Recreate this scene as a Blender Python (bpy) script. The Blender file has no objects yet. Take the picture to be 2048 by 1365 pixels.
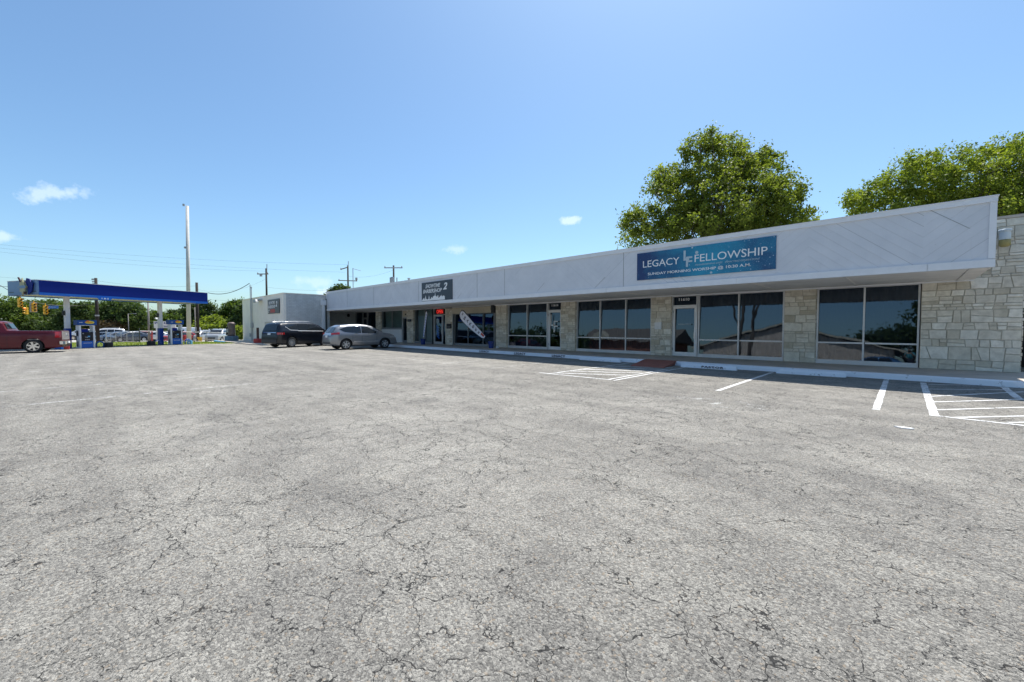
import bpy, bmesh, math, random
import numpy as np
from mathutils import Vector, Matrix
R = math.radians
scene = bpy.context.scene
col = scene.collection
rng = np.random.default_rng(7)
random.seed(7)

# ------------------------------------------------------------------ camera
F, CX, CY, EYE = 819.0, 1024.0, 682.5, 1.5
PITCH = math.atan(28.5 / F)
YAW = R(43.9)
cam_d = bpy.data.cameras.new("camera")
cam_d.sensor_width = 36.0
cam_d.lens = F / 2048 * 36
cam_d.clip_start = 0.1
cam_d.clip_end = 3000
cam = bpy.data.objects.new("camera", cam_d)
cam.location = (0, 0, EYE)
cam.rotation_euler = (R(90) - PITCH, 0, YAW)
col.objects.link(cam)
scene.camera = cam

# ------------------------------------------------------------------ sun and sky
SUN_EL = R(65.9)
SUN_AZ = math.atan2(-0.16, 0.443)
EXPOSURE = 0.55
world = bpy.data.worlds.new("World")
scene.world = world
world.use_nodes = True
wt = world.node_tree
wt.nodes.clear()
w_out = wt.nodes.new("ShaderNodeOutputWorld")
w_bg = wt.nodes.new("ShaderNodeBackground")
w_sky = wt.nodes.new("ShaderNodeTexSky")
w_sky.sky_type = 'NISHITA'
w_sky.sun_disc = False
w_sky.sun_elevation = SUN_EL
w_sky.sun_rotation = SUN_AZ
w_sky.altitude = 200
w_sky.air_density = 1.0
w_sky.dust_density = 1.3
w_sky.ozone_density = 1.3
w_bg.inputs["Strength"].default_value = 0.104
sd = bpy.data.lights.new("sun", 'SUN')
sd.energy = 5.0
sd.angle = R(0.53)
sd.color = (1.0, 0.955, 0.89)
sun = bpy.data.objects.new("sun", sd)
sdir = Vector((math.sin(SUN_AZ) * math.cos(SUN_EL), math.cos(SUN_AZ) * math.cos(SUN_EL), math.sin(SUN_EL)))
sun.rotation_euler = sdir.to_track_quat('Z', 'Y').to_euler()
sun.location = (0, 0, 60)
col.objects.link(sun)
scene.view_settings.view_transform = 'Standard'
scene.view_settings.look = 'None'
scene.view_settings.exposure = EXPOSURE
scene.view_settings.gamma = 1.0
scene.cycles.max_bounces = 6
scene.cycles.transparent_max_bounces = 16

# point at image position (u, v) of the photograph and real distance w along the view
RT = np.array([math.cos(YAW), math.sin(YAW), 0.0])
FW = np.array([-math.sin(YAW) * math.cos(PITCH), math.cos(YAW) * math.cos(PITCH), -math.sin(PITCH)])
UP = np.cross(RT, FW)
def at(u, v, w):
    return np.array([0, 0, EYE]) + w * (FW + RT * (u - CX) / F + UP * (CY - v) / F)
def flat(x, w):            # camera-frame ground position -> world x, y
    return (RT[0] * x - math.sin(YAW) * w, RT[1] * x + math.cos(YAW) * w)

# a few small fair-weather clouds in the sky itself
def nn(tree, kind, **kw):
    n = tree.nodes.new(kind)
    for k, v in kw.items():
        if k in n.inputs: n.inputs[k].default_value = v
        else: setattr(n, k, v)
    return n
def mth(tree, op, a, b=None, c=None, clamp=False):
    n = tree.nodes.new("ShaderNodeMath"); n.operation = op; n.use_clamp = clamp
    for i, s in enumerate((a, b, c)):
        if s is None: continue
        if isinstance(s, (int, float)): n.inputs[i].default_value = s
        else: tree.links.new(s, n.inputs[i])
    return n.outputs[0]
w_tc = wt.nodes.new("ShaderNodeTexCoord")
w_noise = nn(wt, "ShaderNodeTexNoise", Scale=34.0, Detail=8.0, Roughness=0.62)
wt.links.new(w_tc.outputs["Generated"], w_noise.inputs["Vector"])
cloud = None
for (u, v, ru, rv, st) in ((106, 388, 36, 20, .5), (2, 470, 16, 13, .5), (1142, 441, 20, 9, .6), (627, 563, 34, 12, .3),
                           (664, 592, 34, 14, .6), (912, 500, 26, 10, .35)):
    d = at(u, v, 1.0) - np.array([0, 0, EYE]); ln = np.linalg.norm(d); d = d / ln
    right = RT; upv = np.cross(right, d); upv = upv / np.linalg.norm(upv)
    kx = F * 1.0 / ru / 1.0; kz = F / rv
    off = abs(u - CX) / F
    kx *= 1 / (1 + off * off) ** 0.0 * 1.0
    dots = []
    for vec, k in ((right, kx * ln), (upv, kz * ln)):
        dp = wt.nodes.new("ShaderNodeVectorMath"); dp.operation = 'DOT_PRODUCT'
        wt.links.new(w_tc.outputs["Generated"], dp.inputs[0]); dp.inputs[1].default_value = tuple(float(q) for q in vec)
        dc = float(np.dot(d, vec))
        a = mth(wt, 'SUBTRACT', dp.outputs["Value"], dc)
        a = mth(wt, 'MULTIPLY', a, k)
        dots.append(mth(wt, 'MULTIPLY', a, a))
    r2 = mth(wt, 'SQRT', mth(wt, 'ADD', dots[0], dots[1]))
    nz = mth(wt, 'MULTIPLY', mth(wt, 'SUBTRACT', w_noise.outputs["Fac"], 0.5), 3.2)
    m = mth(wt, 'SUBTRACT', 1.0, mth(wt, 'ADD', r2, nz))
    # only in front hemisphere of the cloud
    dd = wt.nodes.new("ShaderNodeVectorMath"); dd.operation = 'DOT_PRODUCT'
    wt.links.new(w_tc.outputs["Generated"], dd.inputs[0]); dd.inputs[1].default_value = tuple(float(q) for q in d)
    m = mth(wt, 'MULTIPLY', m, mth(wt, 'GREATER_THAN', dd.outputs["Value"], 0.5))
    m = mth(wt, 'MULTIPLY', m, 1.5, clamp=True)
    m = mth(wt, 'MULTIPLY', m, st)
    cloud = m if cloud is None else mth(wt, 'MAXIMUM', cloud, m)
w_mix = wt.nodes.new("ShaderNodeMixRGB")
wt.links.new(cloud, w_mix.inputs[0])
w_hsv = wt.nodes.new("ShaderNodeMixRGB"); w_hsv.blend_type = 'MULTIPLY'; w_hsv.inputs[0].default_value = 1.0
w_hsv.inputs[2].default_value = (.84, 1.06, 1.16, 1)
wt.links.new(w_sky.outputs[0], w_hsv.inputs[1])
wt.links.new(w_hsv.outputs[0], w_mix.inputs[1])
w_mix.inputs[2].default_value = (6.6, 7.6, 9.0, 1)
wt.links.new(w_mix.outputs[0], w_bg.inputs["Color"])
wt.links.new(w_bg.outputs[0], w_out.inputs[0])

# ------------------------------------------------------------------ materials
def mat(name, color, rough=0.6, metal=0.0, var=0.10, scale=5.0, bump=0.0, bscale=60.0, spec=0.5, emit=None, coat=0.0, stretch=None):
    m = bpy.data.materials.new(name); m.use_nodes = True
    t = m.node_tree; b = t.nodes["Principled BSDF"]
    tc = t.nodes.new("ShaderNodeTexCoord"); src = tc.outputs["Object"]
    if stretch:
        mp = t.nodes.new("ShaderNodeMapping"); mp.inputs["Scale"].default_value = stretch
        t.links.new(src, mp.inputs[0]); src = mp.outputs[0]
    n = nn(t, "ShaderNodeTexNoise", Scale=scale, Detail=5.0, Roughness=0.6); t.links.new(src, n.inputs["Vector"])
    mr = t.nodes.new("ShaderNodeMapRange"); mr.inputs["From Min"].default_value = 0.3; mr.inputs["From Max"].default_value = 0.7
    mr.inputs["To Min"].default_value = 1 - var; mr.inputs["To Max"].default_value = 1 + var
    t.links.new(n.outputs["Fac"], mr.inputs[0])
    mx = t.nodes.new("ShaderNodeVectorMath"); mx.operation = 'SCALE'; mx.inputs[0].default_value = color
    t.links.new(mr.outputs[0], mx.inputs["Scale"]); t.links.new(mx.outputs[0], b.inputs["Base Color"])
    b.inputs["Roughness"].default_value = rough; b.inputs["Metallic"].default_value = metal
    b.inputs["Specular IOR Level"].default_value = spec
    if coat: b.inputs["Coat Weight"].default_value = coat; b.inputs["Coat Roughness"].default_value = 0.03
    if emit: b.inputs["Emission Color"].default_value = (*color, 1); b.inputs["Emission Strength"].default_value = emit
    if bump:
        n2 = nn(t, "ShaderNodeTexNoise", Scale=bscale, Detail=3.0); t.links.new(src, n2.inputs["Vector"])
        bp = nn(t, "ShaderNodeBump", Strength=bump, Distance=0.02); t.links.new(n2.outputs["Fac"], bp.inputs["Height"])
        t.links.new(bp.outputs[0], b.inputs["Normal"])
    return m

def mixc(t, fac, a, b, blend='MIX'):
    n = t.nodes.new("ShaderNodeMixRGB"); n.blend_type = blend
    for i, s in ((0, fac), (1, a), (2, b)):
        if isinstance(s, (int, float)): n.inputs[i].default_value = s
        elif isinstance(s, tuple): n.inputs[i].default_value = (*s, 1)
        else: t.links.new(s, n.inputs[i])
    return n.outputs[0]
def rng_node(t, src, a, b, c=0.0, d=1.0):
    mr = t.nodes.new("ShaderNodeMapRange"); t.links.new(src, mr.inputs[0])
    for k, v in (("From Min", a), ("From Max", b), ("To Min", c), ("To Max", d)): mr.inputs[k].default_value = v
    return mr.outputs[0]
def noise(t, src, scale, detail=3.0, rough=0.55, dist=0.0):
    n = nn(t, "ShaderNodeTexNoise", Scale=scale, Detail=detail, Roughness=rough, Distortion=dist)
    t.links.new(src, n.inputs["Vector"]); return n
def vadd(t, a, b, scale):
    s = t.nodes.new("ShaderNodeVectorMath"); s.operation = 'SUBTRACT'; t.links.new(b, s.inputs[0]); s.inputs[1].default_value = (.5, .5, .5)
    m = t.nodes.new("ShaderNodeVectorMath"); m.operation = 'SCALE'; t.links.new(s.outputs[0], m.inputs[0]); m.inputs["Scale"].default_value = scale
    n = t.nodes.new("ShaderNodeVectorMath"); n.operation = 'ADD'
    t.links.new(a, n.inputs[0]); t.links.new(m.outputs[0], n.inputs[1]); return n.outputs[0]

def asphalt_mat():
    m = bpy.data.materials.new("worn_asphalt"); m.use_nodes = True
    t = m.node_tree; b = t.nodes["Principled BSDF"]
    tc = t.nodes.new("ShaderNodeTexCoord"); P = tc.outputs["Object"]
    big = noise(t, P, 0.16, 5, 0.6).outputs["Fac"]
    mid = noise(t, P, 1.1, 6, 0.65).outputs["Fac"]
    fine = noise(t, P, 46, 7, 0.8).outputs["Fac"]
    grit = noise(t, P, 150, 4, 0.8).outputs["Fac"]
    vor = nn(t, "ShaderNodeTexVoronoi", Scale=80.0); t.links.new(vadd(t, P, noise(t, P, 60, 2).outputs["Color"], .012), vor.inputs["Vector"])
    sep = t.nodes.new("ShaderNodeSeparateColor"); t.links.new(vor.outputs["Color"], sep.inputs[0])
    agg = sep.outputs[0]; warm = sep.outputs[1]
    base = mixc(t, rng_node(t, big, .35, .65), (.270, .257, .232), (.322, .307, .278))
    base = mixc(t, rng_node(t, mid, .38, .60), mixc(t, 1.0, base, (.78, .78, .79), 'MULTIPLY'), base)
    mp = t.nodes.new('ShaderNodeMapping'); mp.inputs['Rotation'].default_value = (0, 0, .35); mp.inputs['Scale'].default_value = (.10, 1.1, 1); t.links.new(P, mp.inputs[0])
    lane = noise(t, mp.outputs[0], 1.0, 5, .6).outputs['Fac']      # long worn wheel lanes
    base = mixc(t, 1.0, base, mixc(t, rng_node(t, lane, .36, .60), (.82, .82, .825), (1.04, 1.04, 1.035)), 'MULTIPLY')
    # stones of the aggregate, pale to grey, a few warm ones
    agg_c = mixc(t, rng_node(t, agg, 0, 1), (.50, .50, .50), (1.55, 1.55, 1.52))
    base = mixc(t, 0.75, base, mixc(t, 1.0, base, agg_c, 'MULTIPLY'))
    base = mixc(t, 1.0, base, mixc(t, rng_node(t, grit, .3, .7), (.45, .45, .455), (1.50, 1.50, 1.49)), 'MULTIPLY')
    base = mixc(t, mth(t, 'MULTIPLY', mth(t, 'GREATER_THAN', warm, .95), .3), base, (.42, .31, .20))
    # cracks
    warp = noise(t, P, 2.6, 4, 0.6).outputs["Color"]
    P2 = vadd(t, P, warp, 0.5)
    c1 = nn(t, "ShaderNodeTexVoronoi", feature='DISTANCE_TO_EDGE', Scale=2.5); t.links.new(P2, c1.inputs["Vector"])
    c2 = nn(t, "ShaderNodeTexVoronoi", feature='DISTANCE_TO_EDGE', Scale=0.75); t.links.new(P2, c2.inputs["Vector"])
    c3 = nn(t, "ShaderNodeTexVoronoi", feature='DISTANCE_TO_EDGE', Scale=6.5); t.links.new(P2, c3.inputs["Vector"])
    km = noise(t, P, 0.55, 3).outputs["Fac"]; km2 = noise(t, P, 0.9, 2).outputs["Fac"]
    fray = noise(t, P, 9, 5, .75).outputs["Fac"]
    w1 = mth(t, 'MULTIPLY', rng_node(t, km, .36, .62, .0020, .0072), rng_node(t, fray, .38, .62, .0, 1.5))
    l1 = mth(t, 'LESS_THAN', c1.outputs["Distance"], w1)
    w2 = mth(t, 'MULTIPLY', rng_node(t, fray, .38, .62, .0, .0042), rng_node(t, km, .3, .7, .5, 1.3))
    l2 = mth(t, 'LESS_THAN', c2.outputs["Distance"], w2)
    w3 = mth(t, 'MULTIPLY', rng_node(t, km2, .42, .68, .0, .009), rng_node(t, fray, .42, .6, .0, 1.2))
    l3 = mth(t, 'LESS_THAN', c3.outputs["Distance"], w3)
    crack = mth(t, 'MAXIMUM', mth(t, 'MAXIMUM', l1, l2), mth(t, 'MULTIPLY', l3, .8))
    # open pits between the stones, gathered in patches and along the cracks
    clump = noise(t, P, 4.2, 5, .7).outputs["Fac"]
    near = mth(t, 'MULTIPLY', rng_node(t, c1.outputs["Distance"], .12, .0, 0, .036), rng_node(t, km, .36, .6))
    thr = mth(t, 'ADD', rng_node(t, clump, .36, .66, .375, .448), near)
    pit = mth(t, 'MULTIPLY', mth(t, 'SUBTRACT', thr, fine), 22.0, clamp=True)
    gap = rng_node(t, vor.outputs["Distance"], .55, .85)
    base = mixc(t, mth(t, 'MULTIPLY', pit, .80), base, (.055, .055, .056))
    base = mixc(t, mth(t, 'MULTIPLY', crack, .90), base, (.028, .027, .026))
    st = noise(t, P, 0.35, 4, .7, 1.0).outputs["Fac"]
    base = mixc(t, rng_node(t, st, .58, .72, 0, .30), base, (.14, .137, .13))
    t.links.new(base, b.inputs["Base Color"])
    b.inputs["Roughness"].default_value = 0.93; b.inputs["Specular IOR Level"].default_value = 0.25
    h = mth(t, 'SUBTRACT', mth(t, 'MULTIPLY', fine, 1.0), mth(t, 'ADD', mth(t, 'MULTIPLY', crack, .9), mth(t, 'MULTIPLY', pit, .35)))
    h = mth(t, 'ADD', h, mth(t, 'MULTIPLY', agg, .35))
    h = mth(t, 'SUBTRACT', h, mth(t, 'MULTIPLY', gap, .4))
    bp = nn(t, "ShaderNodeBump", Strength=1.0, Distance=0.011); t.links.new(h, bp.inputs["Height"])
    t.links.new(bp.outputs[0], b.inputs["Normal"])
    return m

def paint_line_mat(name, worn, color=(.80, .80, .78)):
    m = bpy.data.materials.new(name); m.use_nodes = True; t = m.node_tree; b = t.nodes["Principled BSDF"]
    tc = t.nodes.new("ShaderNodeTexCoord"); P = tc.outputs["Object"]
    n1 = noise(t, P, 40, 4, .7).outputs["Fac"]; n2 = noise(t, P, 3.5, 4, .6).outputs["Fac"]
    v = mth(t, 'ADD', mth(t, 'MULTIPLY', n1, .6), mth(t, 'MULTIPLY', n2, .4))
    a = rng_node(t, v, worn, worn + .05)
    b.inputs["Base Color"].default_value = (*color, 1); b.inputs["Roughness"].default_value = .8
    tr = t.nodes.new("ShaderNodeBsdfTransparent"); mx = t.nodes.new("ShaderNodeMixShader")
    t.links.new(a, mx.inputs[0]); t.links.new(tr.outputs[0], mx.inputs[1]); t.links.new(b.outputs[0], mx.inputs[2])
    t.links.new(mx.outputs[0], t.nodes["Material Output"].inputs[0]); return m

def kerb_paint_mat():
    m = bpy.data.materials.new("chipped_white_paint"); m.use_nodes = True; t = m.node_tree; b = t.nodes["Principled BSDF"]
    tc = t.nodes.new("ShaderNodeTexCoord"); P = tc.outputs["Object"]
    n1 = noise(t, P, 5.5, 6, .75).outputs["Fac"]; n2 = noise(t, P, 1.3, 4, .6).outputs["Fac"]
    chip = mth(t, 'MULTIPLY', rng_node(t, n1, .60, .64), rng_node(t, n2, .42, .60))
    c = mixc(t, rng_node(t, n2, .3, .7), (.78, .80, .84), (.88, .90, .94))
    c = mixc(t, chip, c, (.14, .13, .12))
    t.links.new(c, b.inputs["Base Color"]); b.inputs["Roughness"].default_value = .7
    bp = nn(t, "ShaderNodeBump", Strength=.5, Distance=.01); t.links.new(n1, bp.inputs["Height"]); t.links.new(bp.outputs[0], b.inputs["Normal"])
    return m

def tint_mat(name, c0, c1, rough=.85, scale=9.0, bump=.4, leaf=False, trans=.35):
    """colour from a per-face random value stored in the mesh"""
    m = bpy.data.materials.new(name); m.use_nodes = True; t = m.node_tree; b = t.nodes["Principled BSDF"]
    at_ = t.nodes.new("ShaderNodeAttribute"); at_.attribute_name = "tint"
    c = mixc(t, at_.outputs["Fac"], c0, c1)
    tc = t.nodes.new("ShaderNodeTexCoord")
    if not leaf:
        n = noise(t, tc.outputs["Object"], scale, 5, .65).outputs["Fac"]
        c = mixc(t, 1.0, c, mixc(t, rng_node(t, n, .3, .7), (.80, .79, .77), (1.12, 1.12, 1.12)), 'MULTIPLY')
        bp = nn(t, "ShaderNodeBump", Strength=bump, Distance=.015); t.links.new(n, bp.inputs["Height"]); t.links.new(bp.outputs[0], b.inputs["Normal"])
    t.links.new(c, b.inputs["Base Color"]); b.inputs["Roughness"].default_value = rough
    if leaf:
        b.inputs["Specular IOR Level"].default_value = .12
        tl = t.nodes.new("ShaderNodeBsdfTranslucent"); mx = t.nodes.new("ShaderNodeMixShader"); mx.inputs[0].default_value = trans
        t.links.new(mixc(t, 1.0, c, (1.7, 1.75, .7), 'MULTIPLY'), tl.inputs[0])
        t.links.new(b.outputs[0], mx.inputs[1]); t.links.new(tl.outputs[0], mx.inputs[2]); t.links.new(mx.outputs[0], t.nodes["Material Output"].inputs[0])
    return m

def siding_mat():
    m = bpy.data.materials.new("white_painted_siding"); m.use_nodes = True; t = m.node_tree; b = t.nodes["Principled BSDF"]
    tc = t.nodes.new("ShaderNodeTexCoord"); P = tc.outputs["Object"]
    sp = t.nodes.new("ShaderNodeSeparateXYZ"); t.links.new(P, sp.inputs[0])
    zig = mth(t, 'PINGPONG', mth(t, 'ADD', sp.outputs[0], 200.6), 2.42)
    d = mth(t, 'ADD', mth(t, 'MULTIPLY', zig, .84), sp.outputs[2])
    fr = mth(t, 'FRACT', mth(t, 'MULTIPLY', d, 3.6))
    groove = rng_node(t, fr, .05, .0)
    brd = mth(t, 'FLOOR', mth(t, 'MULTIPLY', d, 3.6))
    wn = t.nodes.new("ShaderNodeTexWhiteNoise"); wn.noise_dimensions = '2D'
    cb = t.nodes.new("ShaderNodeCombineXYZ"); t.links.new(brd, cb.inputs[0]); t.links.new(mth(t, 'FLOOR', mth(t, 'DIVIDE', mth(t, 'ADD', sp.outputs[0], 200.6), 2.42)), cb.inputs[1]); t.links.new(cb.outputs[0], wn.inputs[0])
    n1 = noise(t, P, 1.2, 6, .65).outputs["Fac"]
    c = mixc(t, rng_node(t, n1, .3, .7), (.60, .62, .66), (.69, .705, .74))
    c = mixc(t, mth(t, 'MULTIPLY', wn.outputs[0], .16), c, (.55, .56, .58))
    mp = t.nodes.new('ShaderNodeMapping'); mp.inputs['Scale'].default_value = (5, 5, .35); t.links.new(P, mp.inputs[0])
    drip = noise(t, mp.outputs[0], 1.0, 5, .7).outputs['Fac']
    c = mixc(t, rng_node(t, drip, .60, .78, 0, .18), c, (.36, .35, .33))
    # faint horizontal water marks and peeling specks
    n2 = noise(t, P, 16, 4, .7).outputs["Fac"]
    c = mixc(t, rng_node(t, n2, .70, .74, 0, .6), c, (.25, .24, .23))
    deep = mth(t, 'MULTIPLY', groove, mth(t, 'MULTIPLY', mth(t, 'ADD', mth(t, 'POWER', wn.outputs[0], 5.0), .16), .8))
    c = mixc(t, deep, c, (.16, .17, .19))
    t.links.new(c, b.inputs["Base Color"]); b.inputs["Roughness"].default_value = .65
    h = mth(t, 'ADD', mth(t, 'MULTIPLY', groove, -1.0), mth(t, 'MULTIPLY', n1, .5))
    bp = nn(t, "ShaderNodeBump", Strength=.5, Distance=.01); t.links.new(h, bp.inputs["Height"]); t.links.new(bp.outputs[0], b.inputs["Normal"])
    return m

def glass_mat(name, tint, refl, base=0.06, k=1.0):
    m = bpy.data.materials.new(name); m.use_nodes = True; t = m.node_tree
    t.nodes.remove(t.nodes["Principled BSDF"])
    tr = nn(t, "ShaderNodeBsdfTransparent"); tr.inputs[0].default_value = (*tint, 1)
    gl = nn(t, "ShaderNodeBsdfGlossy", Roughness=0.012); gl.inputs[0].default_value = (*refl, 1)
    fr = nn(t, "ShaderNodeFresnel", IOR=1.5)
    fac = mth(t, 'ADD', mth(t, 'MULTIPLY', fr.outputs[0], k), base, clamp=True)
    tc = t.nodes.new("ShaderNodeTexCoord"); n = noise(t, tc.outputs["Object"], .9, 2, .5)
    bp = nn(t, "ShaderNodeBump", Strength=.06, Distance=.05); t.links.new(n.outputs["Fac"], bp.inputs["Height"])
    t.links.new(bp.outputs[0], gl.inputs["Normal"])
    mx = t.nodes.new("ShaderNodeMixShader"); t.links.new(fac, mx.inputs[0]); t.links.new(tr.outputs[0], mx.inputs[1]); t.links.new(gl.outputs[0], mx.inputs[2])
    t.links.new(mx.outputs[0], t.nodes["Material Output"].inputs[0]); return m

def brick_mat(name, c1, c2, mortar, sx=1.0, offset=(0, 0, 0), paint=False, rot=0.0):
    m = bpy.data.materials.new(name); m.use_nodes = True; t = m.node_tree; b = t.nodes["Principled BSDF"]
    tc = t.nodes.new("ShaderNodeTexCoord"); sp = t.nodes.new("ShaderNodeSeparateXYZ"); t.links.new(tc.outputs["Object"], sp.inputs[0])
    cb = t.nodes.new("ShaderNodeCombineXYZ")
    t.links.new(mth(t, 'ADD', mth(t, 'MULTIPLY', sp.outputs[0], math.cos(rot)), mth(t, 'MULTIPLY', sp.outputs[1], math.sin(rot))), cb.inputs[0]); t.links.new(sp.outputs[2], cb.inputs[1])
    br = nn(t, "ShaderNodeTexBrick", Scale=1.0); br.offset = .5
    br.inputs["Brick Width"].default_value = .22 * sx; br.inputs["Row Height"].default_value = .078 * sx; br.inputs["Mortar Size"].default_value = .006 * sx
    br.inputs["Color1"].default_value = (*c1, 1); br.inputs["Color2"].default_value = (*c2, 1); br.inputs["Mortar"].default_value = (*mortar, 1)
    t.links.new(cb.outputs[0], br.inputs["Vector"])
    n = noise(t, tc.outputs["Object"], 2.2, 6, .7).outputs["Fac"]
    c = mixc(t, 1.0, br.outputs["Color"], mixc(t, rng_node(t, n, .3, .7), (.84, .83, .82), (1.08, 1.08, 1.08)), 'MULTIPLY')
    t.links.new(c, b.inputs["Base Color"]); b.inputs["Roughness"].default_value = .8
    h = mth(t, 'ADD', mth(t, 'MULTIPLY', br.outputs["Fac"], -1.0), mth(t, 'MULTIPLY', noise(t, cb.outputs[0], 9, 3).outputs["Fac"], 1.2))
    bp = nn(t, "ShaderNodeBump", Strength=.9, Distance=.02); t.links.new(h, bp.inputs["Height"]); t.links.new(bp.outputs[0], b.inputs["Normal"])
    return m

def banner_mat():
    m = bpy.data.materials.new("blue_star_banner"); m.use_nodes = True; t = m.node_tree; b = t.nodes["Principled BSDF"]
    tc = t.nodes.new("ShaderNodeTexCoord"); P = tc.outputs["Object"]
    sp = t.nodes.new("ShaderNodeSeparateXYZ"); t.links.new(P, sp.inputs[0])
    n1 = noise(t, P, 1.3, 6, .6, .6).outputs["Fac"]
    g = mth(t, 'ABSOLUTE', mth(t, 'SUBTRACT', sp.outputs[0], -4.9))     # printed glow in the middle of the banner
    f = mth(t, 'ADD', rng_node(t, g, 2.5, 0.1, 0, 1), mth(t, 'MULTIPLY', mth(t, 'SUBTRACT', n1, .5), 1.6), clamp=True)
    c = mixc(t, f, (.007, .038, .14), (.012, .26, .42))
    v = nn(t, "ShaderNodeTexVoronoi", Scale=17.0); t.links.new(P, v.inputs["Vector"])
    sc = t.nodes.new("ShaderNodeSeparateColor"); t.links.new(v.outputs["Color"], sc.inputs[0])
    dens = mth(t, 'ADD', rng_node(t, sp.outputs[0], -5.5, -3.0, .10, .42), 0.0)
    dot = mth(t, 'MULTIPLY', mth(t, 'LESS_THAN', v.outputs["Distance"], mth(t, 'MULTIPLY', sc.outputs[1], .32)), mth(t, 'LESS_THAN', sc.outputs[0], dens))
    v2 = nn(t, "ShaderNodeTexVoronoi", Scale=45.0); t.links.new(P, v2.inputs["Vector"])
    s2 = t.nodes.new("ShaderNodeSeparateColor"); t.links.new(v2.outputs["Color"], s2.inputs[0])
    dot2 = mth(t, 'MULTIPLY', mth(t, 'LESS_THAN', v2.outputs["Distance"], .25), mth(t, 'LESS_THAN', s2.outputs[0], mth(t, 'MULTIPLY', dens, .8)))
    c = mixc(t, mth(t, 'MULTIPLY', dot, .65), c, (.45, .62, .75)); c = mixc(t, mth(t, 'MULTIPLY', dot2, .5), c, (.35, .6, .75))
    t.links.new(c, b.inputs["Base Color"]); b.inputs["Roughness"].default_value = .45; return m

def ground_mat(name, c1, c2, c3, s=1.0):
    m = bpy.data.materials.new(name); m.use_nodes = True; t = m.node_tree; b = t.nodes["Principled BSDF"]
    tc = t.nodes.new("ShaderNodeTexCoord"); P = tc.outputs["Object"]
    a = noise(t, P, .35 * s, 5, .6).outputs["Fac"]; f = noise(t, P, 9 * s, 5, .7).outputs["Fac"]
    c = mixc(t, rng_node(t, a, .35, .65), c1, c2); c = mixc(t, rng_node(t, f, .45, .7), c, c3)
    t.links.new(c, b.inputs["Base Color"]); b.inputs["Roughness"].default_value = .95; b.inputs["Specular IOR Level"].default_value = .2
    bp = nn(t, "ShaderNodeBump", Strength=.8, Distance=.05); t.links.new(f, bp.inputs["Height"]); t.links.new(bp.outputs[0], b.inputs["Normal"])
    return m

def car_paint(name, c, metal=.4):
    return mat(name, c, rough=.28, metal=metal, var=.03, scale=2, coat=1.0, spec=.5)

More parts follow.
